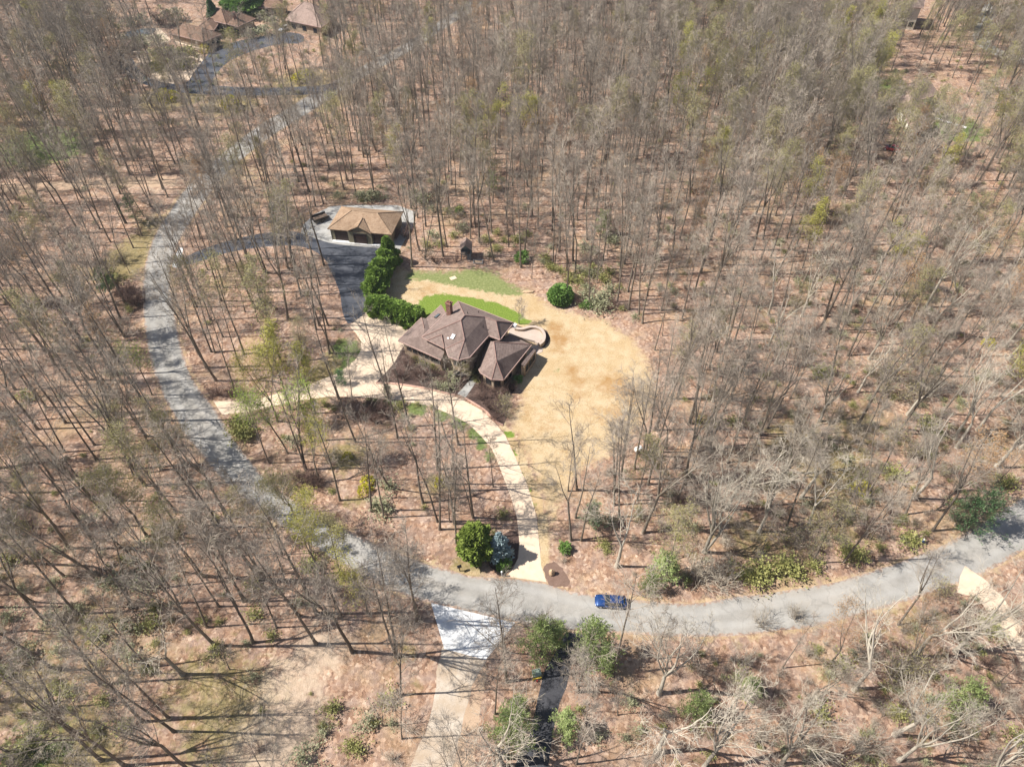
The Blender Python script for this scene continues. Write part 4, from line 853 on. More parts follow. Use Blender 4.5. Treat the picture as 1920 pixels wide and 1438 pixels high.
# bases read off enlarged parts of the photograph: (tile, kind, points)
T1=tile(900,560,3.994); T2=tile(740,160,3.994); T4=tile(400,260,3.994); T5=tile(420,620,3.994); T6=tile(960,760,3.994); T7=tile(180,180,3.784)
Y4=tile(0,500,2.877); Y5=tile(0,950,2.947); Y6=z6; Y7=tile(1280,950,2.947); Y8=tile(1280,500,2.877); gzz=gz
TRACED = [
 (T1,'tall',[(1190,120),(1110,80),(1028,25),(1635,525),(1770,400),(1815,470),(1430,750),(1575,935),(1300,985),(1325,985),(1240,1150),(1155,1275),(1055,1350),(1005,1440)]),
 (T1,'forked',[(1215,185),(1215,1190),(725,1430),(1710,1110),(1530,1390),(1475,750)]), (T1,'slim',[(1655,1350),(100,1410),(660,1440)]),
 (T6,'tall',[(475,840),(765,745),(815,555),(800,835),(1020,590),(1240,705),(1335,135),(1860,220)]),
 (T6,'forked',[(985,950),(1450,350)]), (T6,'slim',[(520,1010),(1060,930),(1330,910),(1350,700),(1120,660),(1430,555),(1755,770),(1800,605)]),
 (T6,'gnarled',[(785,1205),(1440,1100),(1600,780)]),
 (T5,'tall',[(985,835),(650,830),(1240,1180),(1390,720),(870,1270),(1615,1150),(1600,1040),(1755,855),(1600,1430),(1865,1400),(830,175),(790,170),(1200,1400)]),
 (T5,'forked',[(1105,1350),(1735,1195),(1490,1290),(860,510),(1300,800),(1240,520)]), (T5,'slim',[(1200,1120),(1715,1430),(1690,1430),(960,500),(200,1400),(240,1400)]),
 (T4,'tall',[(980,385),(1075,435),(825,490),(765,510),(755,245),(718,400),(535,220),(1195,330),(1045,235),(430,480),(790,1400),(380,1000),(310,1270),(175,750),(860,1400)]),
 (T4,'forked',[(770,1430),(400,1010),(660,1180),(560,1350)]), (T4,'slim',[(845,465),(1000,200),(240,1300)]),
 (gzz,'forked',[(1700,1045),(1810,800)]),
 (T2,'tall',[(390,1210),(350,970),(575,1060),(568,1150),(590,970),(605,1065),(735,880),(835,990),(880,755),(970,1270),(1030,980),(1180,1090),(1185,1340),(1290,1400),(1440,1160),(1520,1390),(1690,1430),(1720,1340),(720,620),(410,920),(1760,1130),(1870,1400)]),
 (T2,'forked',[(635,1180),(1350,1425),(1540,1380)]), (T2,'slim',[(855,1210),(1045,1190),(1200,1340),(1470,1180),(945,600),(460,1110),(245,940)]),
 (T7,'tall',[(208,905),(216,905),(440,500),(520,225),(740,1015),(820,1040),(1000,1020),(1245,800),(1335,510),(1180,610),(390,435),(560,480),(240,560),(120,620)]),
 (Y4,'tall',[(1160,465),(1140,460),(500,1255),(835,830),(790,915),(870,1095),(640,870),(350,1000),(520,1040),(250,760),(450,700)]),
 (Y4,'forked',[(1165,615),(740,1090),(1220,1350),(780,1180),(1650,1095)]), (Y4,'slim',[(1640,1090),(610,1300),(1100,1290)]),
 (Y5,'tall',[(960,1240),(930,1165),(790,1185),(1145,665),(1210,550),(1360,520),(1345,525),(1450,400),(1440,398),(1655,605),(425,590),(640,100),(1190,110),(1750,590),(300,900),(560,980)]),
 (Y5,'forked',[(1185,765),(1400,750),(690,1430),(140,310),(560,1400),(260,640)]), (Y5,'gnarled',[(1010,925)]), (Y5,'slim',[(460,1180),(800,700)]),
 (Y6,'tall',[(310,830),(300,825),(325,1040),(415,630),(432,625),(545,125),(915,965),(1270,185),(1325,185)]),
 (Y6,'forked',[(635,200),(1310,1020),(625,95),(60,800)]), (Y6,'gnarled',[(890,1432),(905,1380),(1755,1030)]), (Y6,'slim',[(1300,990),(230,1210),(335,1280),(725,60),(1300,1420),(1745,840)]),
 (Y7,'gnarled',[(945,1010),(1170,1260),(120,1438),(1195,1400),(120,250),(1280,830),(1505,800),(550,1420)]), (Y7,'slim',[(740,1020),(785,1020),(425,270),(550,890),(855,160),(1035,180),(1450,1300),(880,1430)]),
 (Y8,'tall',[(30,850),(140,980),(120,970),(320,600),(185,330),(210,510),(830,345),(890,480),(735,350),(1340,520),(1520,490)]),
 (Y8,'forked',[(455,870),(415,910),(940,860),(1385,590),(630,140)]), (Y8,'gnarled',[(640,1245),(560,1110),(1460,930),(1475,975),(1250,1250),(165,1400),(1690,1080)]),
 (Y8,'slim',[(690,1220),(345,1300),(875,530),(1100,560),(1180,1110),(100,1150),(30,1400),(535,1135)]),
]
SPECIAL = [('yellow',1480,190,.9),('yellow',1570,170,.9),('yellow',1850,320,1),('olive',1890,420,1.1),('yellow',1500,420,.9),('olive',1430,450,1),('yellow',1760,350,.7),('olive',1545,300,1.1),('yellow',1400,180,.9),('orange',1300,190,1),('yellow',100,270,.9),('yellow',520,790,.9),('yellow',592,775,.85),('yellow',600,905,.8),('olive',560,980,.9),('yellow',690,1150,.8),('fresh',540,850,.9),('yellow',545,768,1.05),('fresh',505,868,.9),('fresh',575,882,1.0),('yellow',1590,250,.9),('yellow',1625,190,1.0),('olive',640,1085,.9),('olive',275,1005,1.0),('olive',330,960,1.0),('olive',250,890,.8),('olive',322,832,.9),
           ('yellow',605,1075,.85),('olive',360,905,.85),('fresh',285,740,.7),('olive',480,1010,.8),('orange',1560,1240,.9),('orange',1700,1240,.9),('olive',1260,700,.8),('olive',1330,690,.85),('olive',120,1080,.9),('yellow',1545,60,1.0),
           ('orange',1010,300,1),('olive',900,290,1),('yellow',920,300,.8),('orange',880,275,1.1),('yellow',500,330,.6),('yellow',1330,200,.8),('orange',1480,90,1.0),('olive',880,722,.30),('olive',1440,420,1)]
trees = []                                  # kind, x, y, scale
for tl, kd, pts in TRACED:
    for p in pts: x, y, _ = G(*tl(*p)); trees.append([kd, x, y, rnd.uniform(.93,1.1) if kd != 'slim' else rnd.uniform(.8,1.15)])
for kd, px, py, s in SPECIAL: x, y, _ = G(px, py); trees.append([kd, x, y, s])
for t in trees:
    px, py = to_px(t[1], t[2])
    if 560 < px < 1010 and 600 < py < 1030 and t[0] in ('tall','forked','twin'): t[0] = 'open'
    if 1000 < px < 1150 and 800 < py < 1080 and t[0] in ('tall','forked'): t[0] = 'open'
n_traced = len(trees)
# clearings where no further tree may stand
CLEAR = [(P_road,2.3),(P_drive,1.2),(P_lawn,.6),(P_asph,.8),(P_gpad,.5),(P_gravel,1.0),(P_sand,.3),(P_blackdrive,.8),(P_pad,1.0),(P_bed1,.5),(P_bed2,.5),(P_patiobed,1),
         (G2([(740,640),(1020,590),(1030,680),(960,730),(740,720)]),.5),
         (G2([(690,450),(775,455),(900,490),(900,440),(830,420),(780,430)]),0),
         (G2([(1000,545),(1150,585),(1160,560),(1020,520)]),0),
         (G2([(660,955),(960,1000),(960,1080),(720,1020)]),-1.2),
         (G2([(1020,1090),(1200,1120),(1200,1060),(1120,1020),(1030,1010)]),-.5),
         (G2([(500,1220),(830,1200),(760,1480),(420,1480),(380,1300)]),0.5),
         (G2([(330,40),(560,20),(640,60),(640,120),(400,160),(300,130),(180,90),(180,60)]),-3),
         (G2([(200,10),(440,-5),(440,30),(330,40),(220,50)]),0),
         (G2([(420,790),(640,745),(800,765),(900,830),(950,950),(960,1060),(830,1050),(700,990),(560,930),(450,840)]),.5),
         (G2([(640,480),(560,470),(560,560),(640,690),(560,720),(420,750),(345,690),(330,560),(345,500)]),-9),
         (G2([(580,560),(640,560),(680,640),(640,700),(560,700),(540,620)]),0),
         (G2([(330,10),(560,-10),(600,60),(560,100),(420,120),(330,110),(280,80)]),0),
         (G2([zt(150,380),zt(420,340),zt(1000,280),zt(1700,240),zt(1900,640),zt(400,640)]),-24),(P_gravdrive,.8),(G2([(670,600),(800,625),(765,430),(700,430)]),.5),(G2([(1080,1185),(1250,1190),(1240,1270),(1120,1260)]),0),(G2([(340,30),(560,20),(600,70),(560,130),(400,130),(300,90)]),-2),
         (G2([zr(380,700),zr(760,700),zr(1050,1050),zr(850,1250),zr(560,1240),zr(380,1050)]),4),
         (G2([zr(250,60),zr(560,120),zr(620,900),zr(420,700)]),-1),(G2([zr(330,0),zr(660,0),zr(660,300),zr(400,300)]),2),
         (G2([(560,770),(700,780),(760,790),(690,980),(560,940)]),-3)]
WOOD_PTS = []
pmin = {}
cell = 3.0
def near(x, y, r):
    cx, cy = int(x//cell), int(y//cell); k = int(r//cell)+1
    for i in range(cx-k, cx+k+1):
        for j in range(cy-k, cy+k+1):
            for q in pmin.get((i,j), ()):
                if (q[0]-x)**2+(q[1]-y)**2 < r*r: return True
    return False
def put(x, y): pmin.setdefault((int(x//cell), int(y//cell)), []).append((x, y))
for t in trees: put(t[1], t[2])
rr = random.Random(21); cand = []
while len(cand) < 26000:
    y = rr.uniform(8, 300); hw = 72 + y*.60
    cand.append((rr.uniform(-hw, hw), y))
CX = np.array([c[0] for c in cand]); CY = np.array([c[1] for c in cand]); ok = np.ones(len(cand), bool)
for poly, m in CLEAR: ok &= sdist(CX, CY, poly) < -m
for (x, y), good in zip(cand, ok):
    if not good: continue
    px, py = to_px(x, y)
    dens = noise.noise(Vector((x*.035, y*.035, 2.2)))
    r = 3.7 - dens*1.6
    if px < 560 and 380 < py < 1320: r *= .94
    if 1225 < px < 1330 and 640 < py < 900: r *= .85
    if py < 330: r *= .80
    if px > 1100 and py < 700: r *= .92
    if px > 1250 and py > 520: r *= 1.15
    if py > 1180: r *= 1.2
    if 250 < px < 640 and 110 < py < 290: r *= 1.55
    if px > 1180 and py > 1150: r *= 1.1
    if 1600 < px < 1860 and 60 < py < 430: r *= 1.55
    if near(x, y, r): continue
    olive_p = .10
    if px < 620 and py > 780: olive_p = .15
    if px < 200 and py < 420: olive_p = .2
    if px > 1250 and py < 420: olive_p = .30
    if px > 1500: olive_p = max(olive_p, .2)
    u = rr.random()
    if u < olive_p: kd = rr.choices(['olive','orange','yellow'], [8,1.6,.5])[0]
    elif px > 1300 and py > 560 and rr.random() < .22: kd = 'gnarled'
    elif px > 1180 and py > 1150: kd = rr.choice(['gnarled','slim','slim','slim','forked'])
    else: kd = rr.choices(['tall','forked','twin','slim','open'], [5,2.2,.6,3.4,5.0 if px < 620 and py > 380 else .5])[0]
    put(x, y); s = rr.uniform(.72,1.16)*(.9 if px > 1300 and py > 500 else 1)
    trees.append([kd, x, y, s])
# ---- which ones are separate trees: the nearest of each kind of name; the far rest is one wood
def in_view(x, y, h=15):
    a = to_px(x, y, 0); b = to_px(x, y, h); return (-40 < a[0] < 1960 and a[1] < 1480 and a[1] > -30) or (0 < b[0] < 1920 and 0 < b[1] < 1438)
LAND = [('the blue parked car',1144,1128),('the white concrete apron',885,1180),('the triple garage',688,420),('the wooden playhouse',872,465),('the front path of the house',878,725),
        ('the mouth of the curved driveway',990,1085),('the junction of the asphalt driveway',340,483),('the left mouth of the pale driveway',408,765),('the round green bush',1051,560),('the patio',985,630),
        ('the white tank',1195,843),('the white pine by the road',1805,985),('the utility box',1006,1262),('the black mailbox',860,1066),('the blue spruce',937,1045),('the hedge by the driveway',716,520),
        ('the brown trailer',600,412),('the lower left corner',0,1438),('the lower right corner',1920,1438),('the left edge midpoint',0,719),('the right edge midpoint',1920,719),
        ('the upper left corner',0,0),('the upper right corner',1920,0),('the faded roofs at the upper right',1720,200),('the white car',532,56),('the side road junction',355,340),('the dark pine left of the road',258,415),
        ('the blue hydrant',1730,1015),('the tan boulder',1034,1075),('the chimney of the house',842,575),('the bottom edge midpoint',960,1438),('the gravel track end',815,1438),('the leaning pine',1235,1080),
        ('the top edge midpoint',960,0),('the midway to the upper right corner',1440,360),('the photo centre',960,719),('the road bend',290,640),('the lower green lawn',900,580),('the straw lawn tip',1248,740),('the left margin quarter point',0,360),('the left margin three-quarter point',0,1079),
        ('the right margin quarter point',1920,360),('the right margin three-quarter point',1920,1079),('the bottom margin quarter point',480,1438),('the bottom margin three-quarter point',1440,1438),('the top margin quarter point',480,0),('the top margin three-quarter point',1440,0),
        ('the low hedge',745,595),('the playhouse sandbox',896,491),('the gravel side drive',1850,1110),('the thin bottom pine',1062,1372),('the curved driveway bend',905,800)]
ORD = ['nearest','second nearest','third nearest','fourth nearest','fifth nearest','sixth nearest','seventh nearest','eighth nearest','ninth nearest','tenth nearest','eleventh nearest','twelfth nearest','thirteenth nearest','fourteenth nearest','fifteenth nearest','sixteenth nearest','seventeenth nearest','eighteenth nearest','nineteenth nearest','twentieth nearest']
def rank_labels(pxs, sel, desc):
    """for every selected index the landmark and side where it ranks best among ALL of its kind"""
    P = np.array(pxs); best = {i: (999, '') for i in sel}; selset = set(sel)
    for nm, lx, ly in LAND:
        dx = P[:,0]-lx; dy = P[:,1]-ly; D = np.hypot(dx, dy)
        A = np.degrees(np.arctan2(-dy, dx))
        for side, c0 in (('right of',0),('upper right of',45),('above',90),('upper left of',135),('left of',180),('lower left of',-135),('below',-90),('lower right of',-45)):
            mask = np.abs((A-c0+180)%360-180) <= 22.5
            idx = np.nonzero(mask)[0]; idx = idx[np.argsort(D[idx])]
            for rk, i in enumerate(idx[:len(ORD)]):
                i = int(i)
                if i in selset and rk+D[i]/1500 < best[i][0]: best[i] = (rk+D[i]/1500, f'{desc}, {ORD[rk]} {side} {nm}')
    out = {}
    for i in sel:
        out[i] = best[i][1]
    used = set(out.values())
    for i in sel:
        if out[i]: continue
        for dec in (0, 1, 2):
            lb = f'{desc}, rooted {P[i][0]/19.2:.{dec}f} percent across and {P[i][1]/14.38:.{dec}f} percent down the photo'
            if lb not in used: break
        used.add(lb); out[i] = lb
    return out
LIMIT = {'bare_tree': 300, 'sapling_tree': 120, 'gnarled_tree': 120, 'budding_tree': 150}
byname = {}
for i, t in enumerate(trees):
    t.append(i); byname.setdefault(KINDS[t[0]]['name'], []).append(t)
single, rest = [], []
for nm, L in byname.items():
    vis = [t for t in L if in_view(t[1], t[2])]; vis.sort(key=lambda t: math.hypot(t[1], t[2], CAMH-8)*(1/t[3]))
    lim = LIMIT[nm]; pick = vis[:lim]; ids = {t[4] for t in pick}; single += pick; rest += [t for t in L if t[4] not in ids]
labels = {}
for kd in KINDS:
    L = [t for t in trees if t[0] == kd]
    if not L: continue
    pos = {t[4]: k for k, t in enumerate(L)}
    sel = [pos[t[4]] for t in single if t[0] == kd]
    out = rank_labels([to_px(t[1], t[2]) for t in L], sel, KINDS[kd]['label'])
    inv = {k: i for i, k in pos.items()}
    for k, lb in out.items(): labels[inv[k]] = lb
vr = random.Random(5)
for kd, x, y, s, i in single:
    K = KINDS[kd]; tm, cm = K['meshes'][vr.randrange(len(K['meshes']))]
    root = empty(K['name'], (x, y, 0), labels[i], K['cat'], K['group'], vr.uniform(0, 2*PI), s)
    root.scale = (s*vr.uniform(.92,1.12), s*vr.uniform(.92,1.12), s); root.rotation_euler[0] = vr.gauss(0,.05); root.rotation_euler[1] = vr.gauss(0,.05)
    link('trunk', tm, root); link('crown', cm, root)

# ---- instanced masses: one object whose points carry copies of a few models
def scatter_object(name, label, cat, pts, protos):
    """pts: (x, y, scale, proto index)"""
    pc = bpy.data.collections.new(name + '_models')
    for k, (meshes) in enumerate(protos):
        o = bpy.data.objects.new(f'model_{k:02d}', meshes); pc.objects.link(o)
    me = bpy.data.meshes.new(name); me.from_pydata([(p[0], p[1], 0) for p in pts], [], [])
    rg = random.Random(3)
    a = me.attributes.new('pick', 'INT', 'POINT'); a.data.foreach_set('value', [p[3] for p in pts])
    a = me.attributes.new('size', 'FLOAT', 'POINT'); a.data.foreach_set('value', [p[2] for p in pts])
    a = me.attributes.new('turn', 'FLOAT_VECTOR', 'POINT'); a.data.foreach_set('vector', [c for p in pts for c in (rg.gauss(0,.035), rg.gauss(0,.035), rg.uniform(0,6.28))])
    o = link(name, me); tag(o, label, cat, None, 'stuff')
    ng = bpy.data.node_groups.new(name + '_scatter', 'GeometryNodeTree')
    ng.interface.new_socket('Geometry', in_out='INPUT', socket_type='NodeSocketGeometry'); ng.interface.new_socket('Geometry', in_out='OUTPUT', socket_type='NodeSocketGeometry')
    N = ng.nodes; gi = N.new('NodeGroupInput'); go = N.new('NodeGroupOutput'); ip = N.new('GeometryNodeInstanceOnPoints'); ci = N.new('GeometryNodeCollectionInfo')
    ci.inputs['Collection'].default_value = pc; ci.inputs['Separate Children'].default_value = True; ci.inputs['Reset Children'].default_value = True
    ip.inputs['Pick Instance'].default_value = True
    def na(nm, ty):
        n = N.new('GeometryNodeInputNamedAttribute'); n.data_type = ty; n.inputs['Name'].default_value = nm; return n.outputs[0]
    lk = ng.links.new
    lk(gi.outputs[0], ip.inputs['Points']); lk(ci.outputs[0], ip.inputs['Instance']); lk(na('pick','INT'), ip.inputs['Instance Index'])
    lk(na('size','FLOAT'), ip.inputs['Scale']); lk(na('turn','FLOAT_VECTOR'), ip.inputs['Rotation']); lk(ip.outputs[0], go.inputs[0])
    md = o.modifiers.new('scatter', 'NODES'); md.node_group = ng; return o
def joined(tm, cm, name):                   # trunk and crown as one mesh for the far wood
    me = bpy.data.meshes.new(name)
    bm = bmesh.new(); bm.from_mesh(tm); nf = len(bm.faces); bm.from_mesh(cm)
    mats = [tm.materials[0]] + list(cm.materials)
    bm.faces.ensure_lookup_table()
    for k, f in enumerate(bm.faces): f.material_index = 0 if k < nf else f.material_index + 1
    bm.to_mesh(me); bm.free()
    for m in mats: me.materials.append(m)
    return me
protos = []; first = {}
for kd, K in KINDS.items():
    first[kd] = (len(protos), len(K['meshes']))
    for j, (tm, cm) in enumerate(K['meshes']): protos.append(joined(tm, cm, f'{kd}_model'))
scatter_object('far_woodland', 'mass of bare trees with pinkish grey crowns filling the far wood', 'woodland',
               [(x, y, s*vr.uniform(.95,1.08), first[kd][0]+vr.randrange(first[kd][1])) for kd, x, y, s, i in rest], protos)
print('trees', len(trees), 'single', len(single), 'rest', len(rest))
# ------------------------------------------------------------------ evergreens, hedges, shrubs
def foliage(seed, prof, n, size, core=False, lump=.28, lf=1.2, droop=0.0, tiers=0, fill=.13):
    """crown of many small leafy sprays inside a lumpy outline; prof(t) = radius at height fraction t -> (r), also needs total height"""
    rng = random.Random(seed); H, rf = prof; mb = MB(); off = Vector((seed*3.7, seed*1.3, 0))
    def R(t, ph):
        k = 1 + lump*noise.noise(Vector((math.cos(ph)*lf, math.sin(ph)*lf, t*H*.55*lf))+off)*2 + .35*lump*noise.noise(Vector((math.cos(ph)*lf*3, math.sin(ph)*lf*3, t*H*1.6))+off)*2
        if tiers: k *= .80 + .32*abs(math.sin(t*tiers*PI + .6*math.sin(ph*3+seed)))
        return max(.05, rf(t)*k)
    for _ in range(n):
        t = rng.random()**.9; ph = rng.uniform(0, 2*PI); q = 1 - abs(rng.gauss(0,fill)); r = R(t, ph)*q
        p = Vector((math.cos(ph)*r, math.sin(ph)*r, t*H + rng.uniform(-.1,.1)))
        o = Vector((math.cos(ph), math.sin(ph), .35-droop+rng.uniform(-.3,.5))).normalized()
        a = (o + Vector((rng.uniform(-.7,.7), rng.uniform(-.7,.7), rng.uniform(-.7,.7)))).normalized(); b = a.orthogonal().normalized()
        b = (b*math.cos(rng.random()*6) + a.cross(b)*math.sin(rng.random()*6)).normalized()
        s = size*rng.uniform(.6,1.35); mb.add([p-b*s*.45, p+b*s*.45, p+a*s], [(0,1,2)])
    if core:
        ns, nt = 14, 9; vs = []; fs = []
        for i in range(nt+1):
            t = .02+.94*i/nt
            for j in range(ns):
                ph = 2*PI*j/ns; r = R(t, ph)*.80; vs.append((math.cos(ph)*r, math.sin(ph)*r, t*H))
        for i in range(nt):
            for j in range(ns): fs.append((i*ns+j, i*ns+(j+1)%ns, (i+1)*ns+(j+1)%ns, (i+1)*ns+j))
        fs.append(tuple(nt*ns+j for j in range(ns))); mb.add(vs, fs)
    return mb
def dome(w, top=.9): return lambda t: w*math.sqrt(max(0.0, 1-((t-.30)/.72)**2)) if t > .30 else w*(.82+.18*math.sin(t/.30*PI/2))
def cone(w): return lambda t: w*(1-t)**.75*(.75+.25*min(1, t/.1))+.08
def oval(w): return lambda t: w*max(.05, math.sin(PI*min(.985, .10+.88*t)))**.7
def stem_mesh(h, r, mat, branches=0, seed=0, spread=1.0):
    rng = random.Random(seed); mb = MB(); p, d, rd = limb(mb, Vector((0,0,-.2)), Vector((0,0,1)), h, r, r*.3, 5, 6, rng, .05, .05)
    for _ in range(branches):
        k = rng.randrange(1, 5); limb(mb, p[k], tilt(d[k], rng.uniform(.8,1.3), rng), spread*rng.uniform(.5,1), r*.35, r*.1, 3, 4, rng, .15, .1)
    return mb.mesh('trunk', mat, True)
def evergreen(name, label, cat, px, py, cm, tm=m_bark, sc=1.0, group=None, stem=None, rz=None):
    x, y, _ = G(px, py); root = empty(name, (x, y, 0), label, cat, group, rnd.uniform(0,6.28) if rz is None else rz, sc)
    link('trunk', stem or STEM, root); link('crown', cm, root); return root
STEM = stem_mesh(3.5, .12, m_bark)
arb = [foliage(11+k, (6.6, cone(2.25)), 9000, .42, core=True, lump=.34, lf=1.7).mesh('crown', m_arbor) for k in range(3)]
arb_o = [foliage(15+k, (6.0, oval(2.2)), 9000, .42, core=True, lump=.36, lf=1.7).mesh('crown', m_arbor) for k in range(2)]
arb_l = [foliage(21+k, (3.6, dome(2.05)), 6500, .42, core=True, lump=.36, lf=1.9).mesh('crown', m_arbor) for k in range(3)]
HG = 'tall evergreens of the hedge beside the asphalt driveway'
for k, (px, py, s) in enumerate([(731,494,.98),(724,512,.92),(717,528,.92),(710,545,.90),(703,560,.85)]):
    evergreen('hedge_evergreen', ['tallest pointed evergreen of the hedge, nearest to the garage','second tall hedge evergreen from the garage end','middle one of the five tall hedge evergreens','fourth tall hedge evergreen from the garage end','last tall hedge evergreen, touching the lower clipped hedge'][k], 'evergreen', px, py, (arb if k in (0,) else arb_o)[k%2], sc=s, group=HG)
for k, (px, py, s) in enumerate([(706,584,.95),(719,588,1.0),(734,592,.95),(750,597,1.0),(765,601,.95),(778,603,.88)]):
    evergreen('hedge_shrub', f"{['first','second','third','fourth','fifth','last'][k]} rounded shrub of the low hedge, counted from the asphalt driveway towards the house", 'hedge shrub', px, py, arb_l[k%3], sc=s, group='rounded shrubs of the low hedge above the pale forecourt')
evergreen('round_bush', 'big round bright green bush at the edge of the lawn below the woods', 'bush', 1051, 563, foliage(31, (3.4, dome(2.45)), 7000, .42, core=True, lump=.10, lf=2.2).mesh('crown', m_rhodo), sc=.95)
evergreen('evergreen_tree', 'dense bright evergreen tree beside the blue spruce at the driveway mouth', 'evergreen', 893, 1043, foliage(33, (8.4, oval(2.35)), 13000, .46, core=True, lump=.42, lf=1.8).mesh('crown', m_yew), sc=.88)
evergreen('blue_spruce', 'small blue-grey spruce between the bright evergreen and the driveway', 'spruce', 936, 1044, foliage(35, (6.0, cone(1.55)), 4200, .34, core=False, lump=.45, tiers=8, fill=.3).mesh('crown', m_spruce), sc=1.0)
evergreen('low_evergreen', 'low green evergreen shrub at the foot of the blue spruce', 'shrub', 943, 1060, foliage(36, (1.5, dome(.9)), 1800, .28).mesh('crown', m_rhodo))
def pine_crown(seed, H, w, mat, n=1, core=False):
    rng = random.Random(seed); mb = MB(); br = MB()
    lev = int(H*1.7)
    for i in range(lev):
        t = .12+.86*i/lev; L = w*(1-t)**.6*rng.uniform(.55,1.15)+.25
        for j in range(6):
            ph = rng.uniform(0,2*PI); d = Vector((math.cos(ph), math.sin(ph), .18)); p = Vector((0,0,t*H))
            e = p + d*L*rng.uniform(.5,1.15)
            br.tube([p, e], [.03,.012], 3)
            for q in range(int(5*n)):
                c = p.lerp(e, rng.uniform(.35,1.0)) + Vector((rng.gauss(0,.22), rng.gauss(0,.22), rng.gauss(0,.13)))
                for _ in range(9):
                    a = (d*.5 + Vector((rng.uniform(-1,1), rng.uniform(-1,1), rng.uniform(-.2,1)))).normalized(); b = a.orthogonal().normalized()
                    s = rng.uniform(.20,.38); c2 = c + Vector((rng.gauss(0,.16), rng.gauss(0,.16), rng.gauss(0,.1))); mb.add([c2-b*s*.22, c2+b*s*.22, c2+a*s], [(0,1,2)])
    k = len(mb.f); mb.add(br.v, br.f, 1)
    return mb.mesh('crown', [mat, m_bark])
PN = [pine_crown(41, 8, 3.4, m_pine), pine_crown(42, 7, 3.0, m_pine), pine_crown(43, 8, 3.6, m_pine)]
DP = [pine_crown(45, 8, 3.2, m_dpine), pine_crown(46, 10, 5.0, m_dpine, 1.4)]
PST = stem_mesh(7.4, .16, m_bark)
def pine(px, py, label, mesh, s=1.0, lean=0): 
    r = evergreen('pine_tree', label, 'pine', px, py, mesh, sc=s, stem=PST); r.rotation_euler[0] = lean; return r
pine(1015,1225,'bushy pale green pine between the grey road and the utility box', PN[0], 1.15)
pine(1040,1205,'pale pine crowded against the right side of the bushy pine by the road', PN[1], .8)
pine(1108,1232,'pale pine right of the black asphalt driveway, close to the grey road', PN[2], 1.15)
pine(1135,1250,'pine half hidden behind a pale bare tree right of the black driveway', PN[1], .8)
pine(958,1390,'bushy pale green pine left of the black driveway near the bottom edge', PN[2], 1.12)
pine(970,1345,'smaller pale pine touching the bushy one left of the black driveway', PN[1], .8)
pine(1062,1372,'thin pale pine right of the black driveway near the bottom edge', PN[1], .85)
pine(1240,1085,'leaning pale green pine in the wood above the road, right of the blue car', PN[1], 1.0)
pine(1215,1112,'low soft green pine at the foot of the leaning pine', PN[1], .7)
pine(1108,985,'small dark pine among bare trunks below the straw lawn', DP[0], .75)
pine(1812,992,'large dark white pine casting its shade on the road at the right', DP[1], 1.0)
pine(1790,985,'dark pine joined to the left side of the large roadside one', DP[0], .95)
pine(258,418,'dark green pine standing left of the upper road', DP[0], .95)
pine(205,548,'dark pine beside the purple shrub left of the road bend', DP[0], .8)
pine(1782,1330,'green pine among pale gnarled trees at the lower right', PN[0], 1.05)
pine(1300,1345,'soft green pine near the bottom, right of the thin pine', PN[1], .95)
pine(1400,1300,'small pine in the thicket below the road', PN[1], .65)
pine(520,425,'small dark pine left of the garage by the asphalt driveway', DP[0], .75)
pine(924,355,'small light green pine in the wood behind the playhouse', PN[1], .7)
pine(1130,440,'slender green pine in the wood above the round bush', PN[1], .9)
pine(642,720,'small dark pine between the pale driveway and the near bare trees', DP[0], .45)
pine(728,745,'small dark conifer beside the lower edge of the pale driveway', DP[0], .42)
evergreen('conifer', 'dark pointed conifer in front of the neighbouring brown roofs', 'conifer', *zt(985,215), foliage(51, (9, cone(2.4)), 6000, .5, core=True).mesh('crown', m_dpine))
evergreen('evergreen_tree', 'round dense green tree at the top edge behind the neighbouring house', 'evergreen', *zt(1200,100), foliage(52, (9, dome(6.2)), 9000, .7, core=True, lump=.3).mesh('crown', m_rhodo))
# shrubs: leafy ones and leafless twiggy ones
def twiggy(seed, h, w, n, mat, leaf=None):
    rng = random.Random(seed); mb = MB(); lm = MB()
    for i in range(n):
        ph = rng.uniform(0,2*PI); d = Vector((math.cos(ph)*rng.uniform(.1,.9)*w/h, math.sin(ph)*rng.uniform(.1,.9)*w/h, 1)).normalized()
        p0 = Vector((rng.gauss(0,.12*w), rng.gauss(0,.12*w), 0)); p, dd, _ = limb(mb, p0, d, h*rng.uniform(.7,1.1), .028, .010, 3, 3, rng, .16, .02)
        for j in range(7):
            k = rng.randrange(1,4); q, d2, _ = limb(mb, p[k], tilt(dd[k], rng.uniform(.4,1.0), rng), h*rng.uniform(.2,.42), .015, .008, 2, 3, rng, .2, .05)
            for _ in range(3):
                s = Vector((.009,0,0)); e = q[-1] + tilt(d2[-1], .7, rng)*.3; mb.add([q[-1]-s, q[-1]+s, e], [(0,1,2)])
            if leaf: leafquads(lm, q[-1], leaf, .14, .085, rng, 0)
    return mb, lm
SH = {}
SH['green'] = [foliage(61+k, (1.3, dome(1.15)), 520, .19, lump=.95, lf=2.2, fill=.45).mesh('foliage', m_shrub) for k in range(3)]
SH['bright'] = [foliage(65+k, (1.3, dome(1.0)), 800, .22, lump=.4, lf=2.0, fill=.3).mesh('foliage', m_rhodo) for k in range(2)]
SH['greygreen'] = [foliage(68+k, (1.5, dome(1.4)), 620, .19, lump=.95, lf=2.2, fill=.45).mesh('foliage', m_gshrub) for k in range(3)]
SH['yellow'] = [foliage(72, (1.2, dome(.9)), 500, .2, core=False, lump=.4).mesh('foliage', m_yshrub)]
SHT = {}
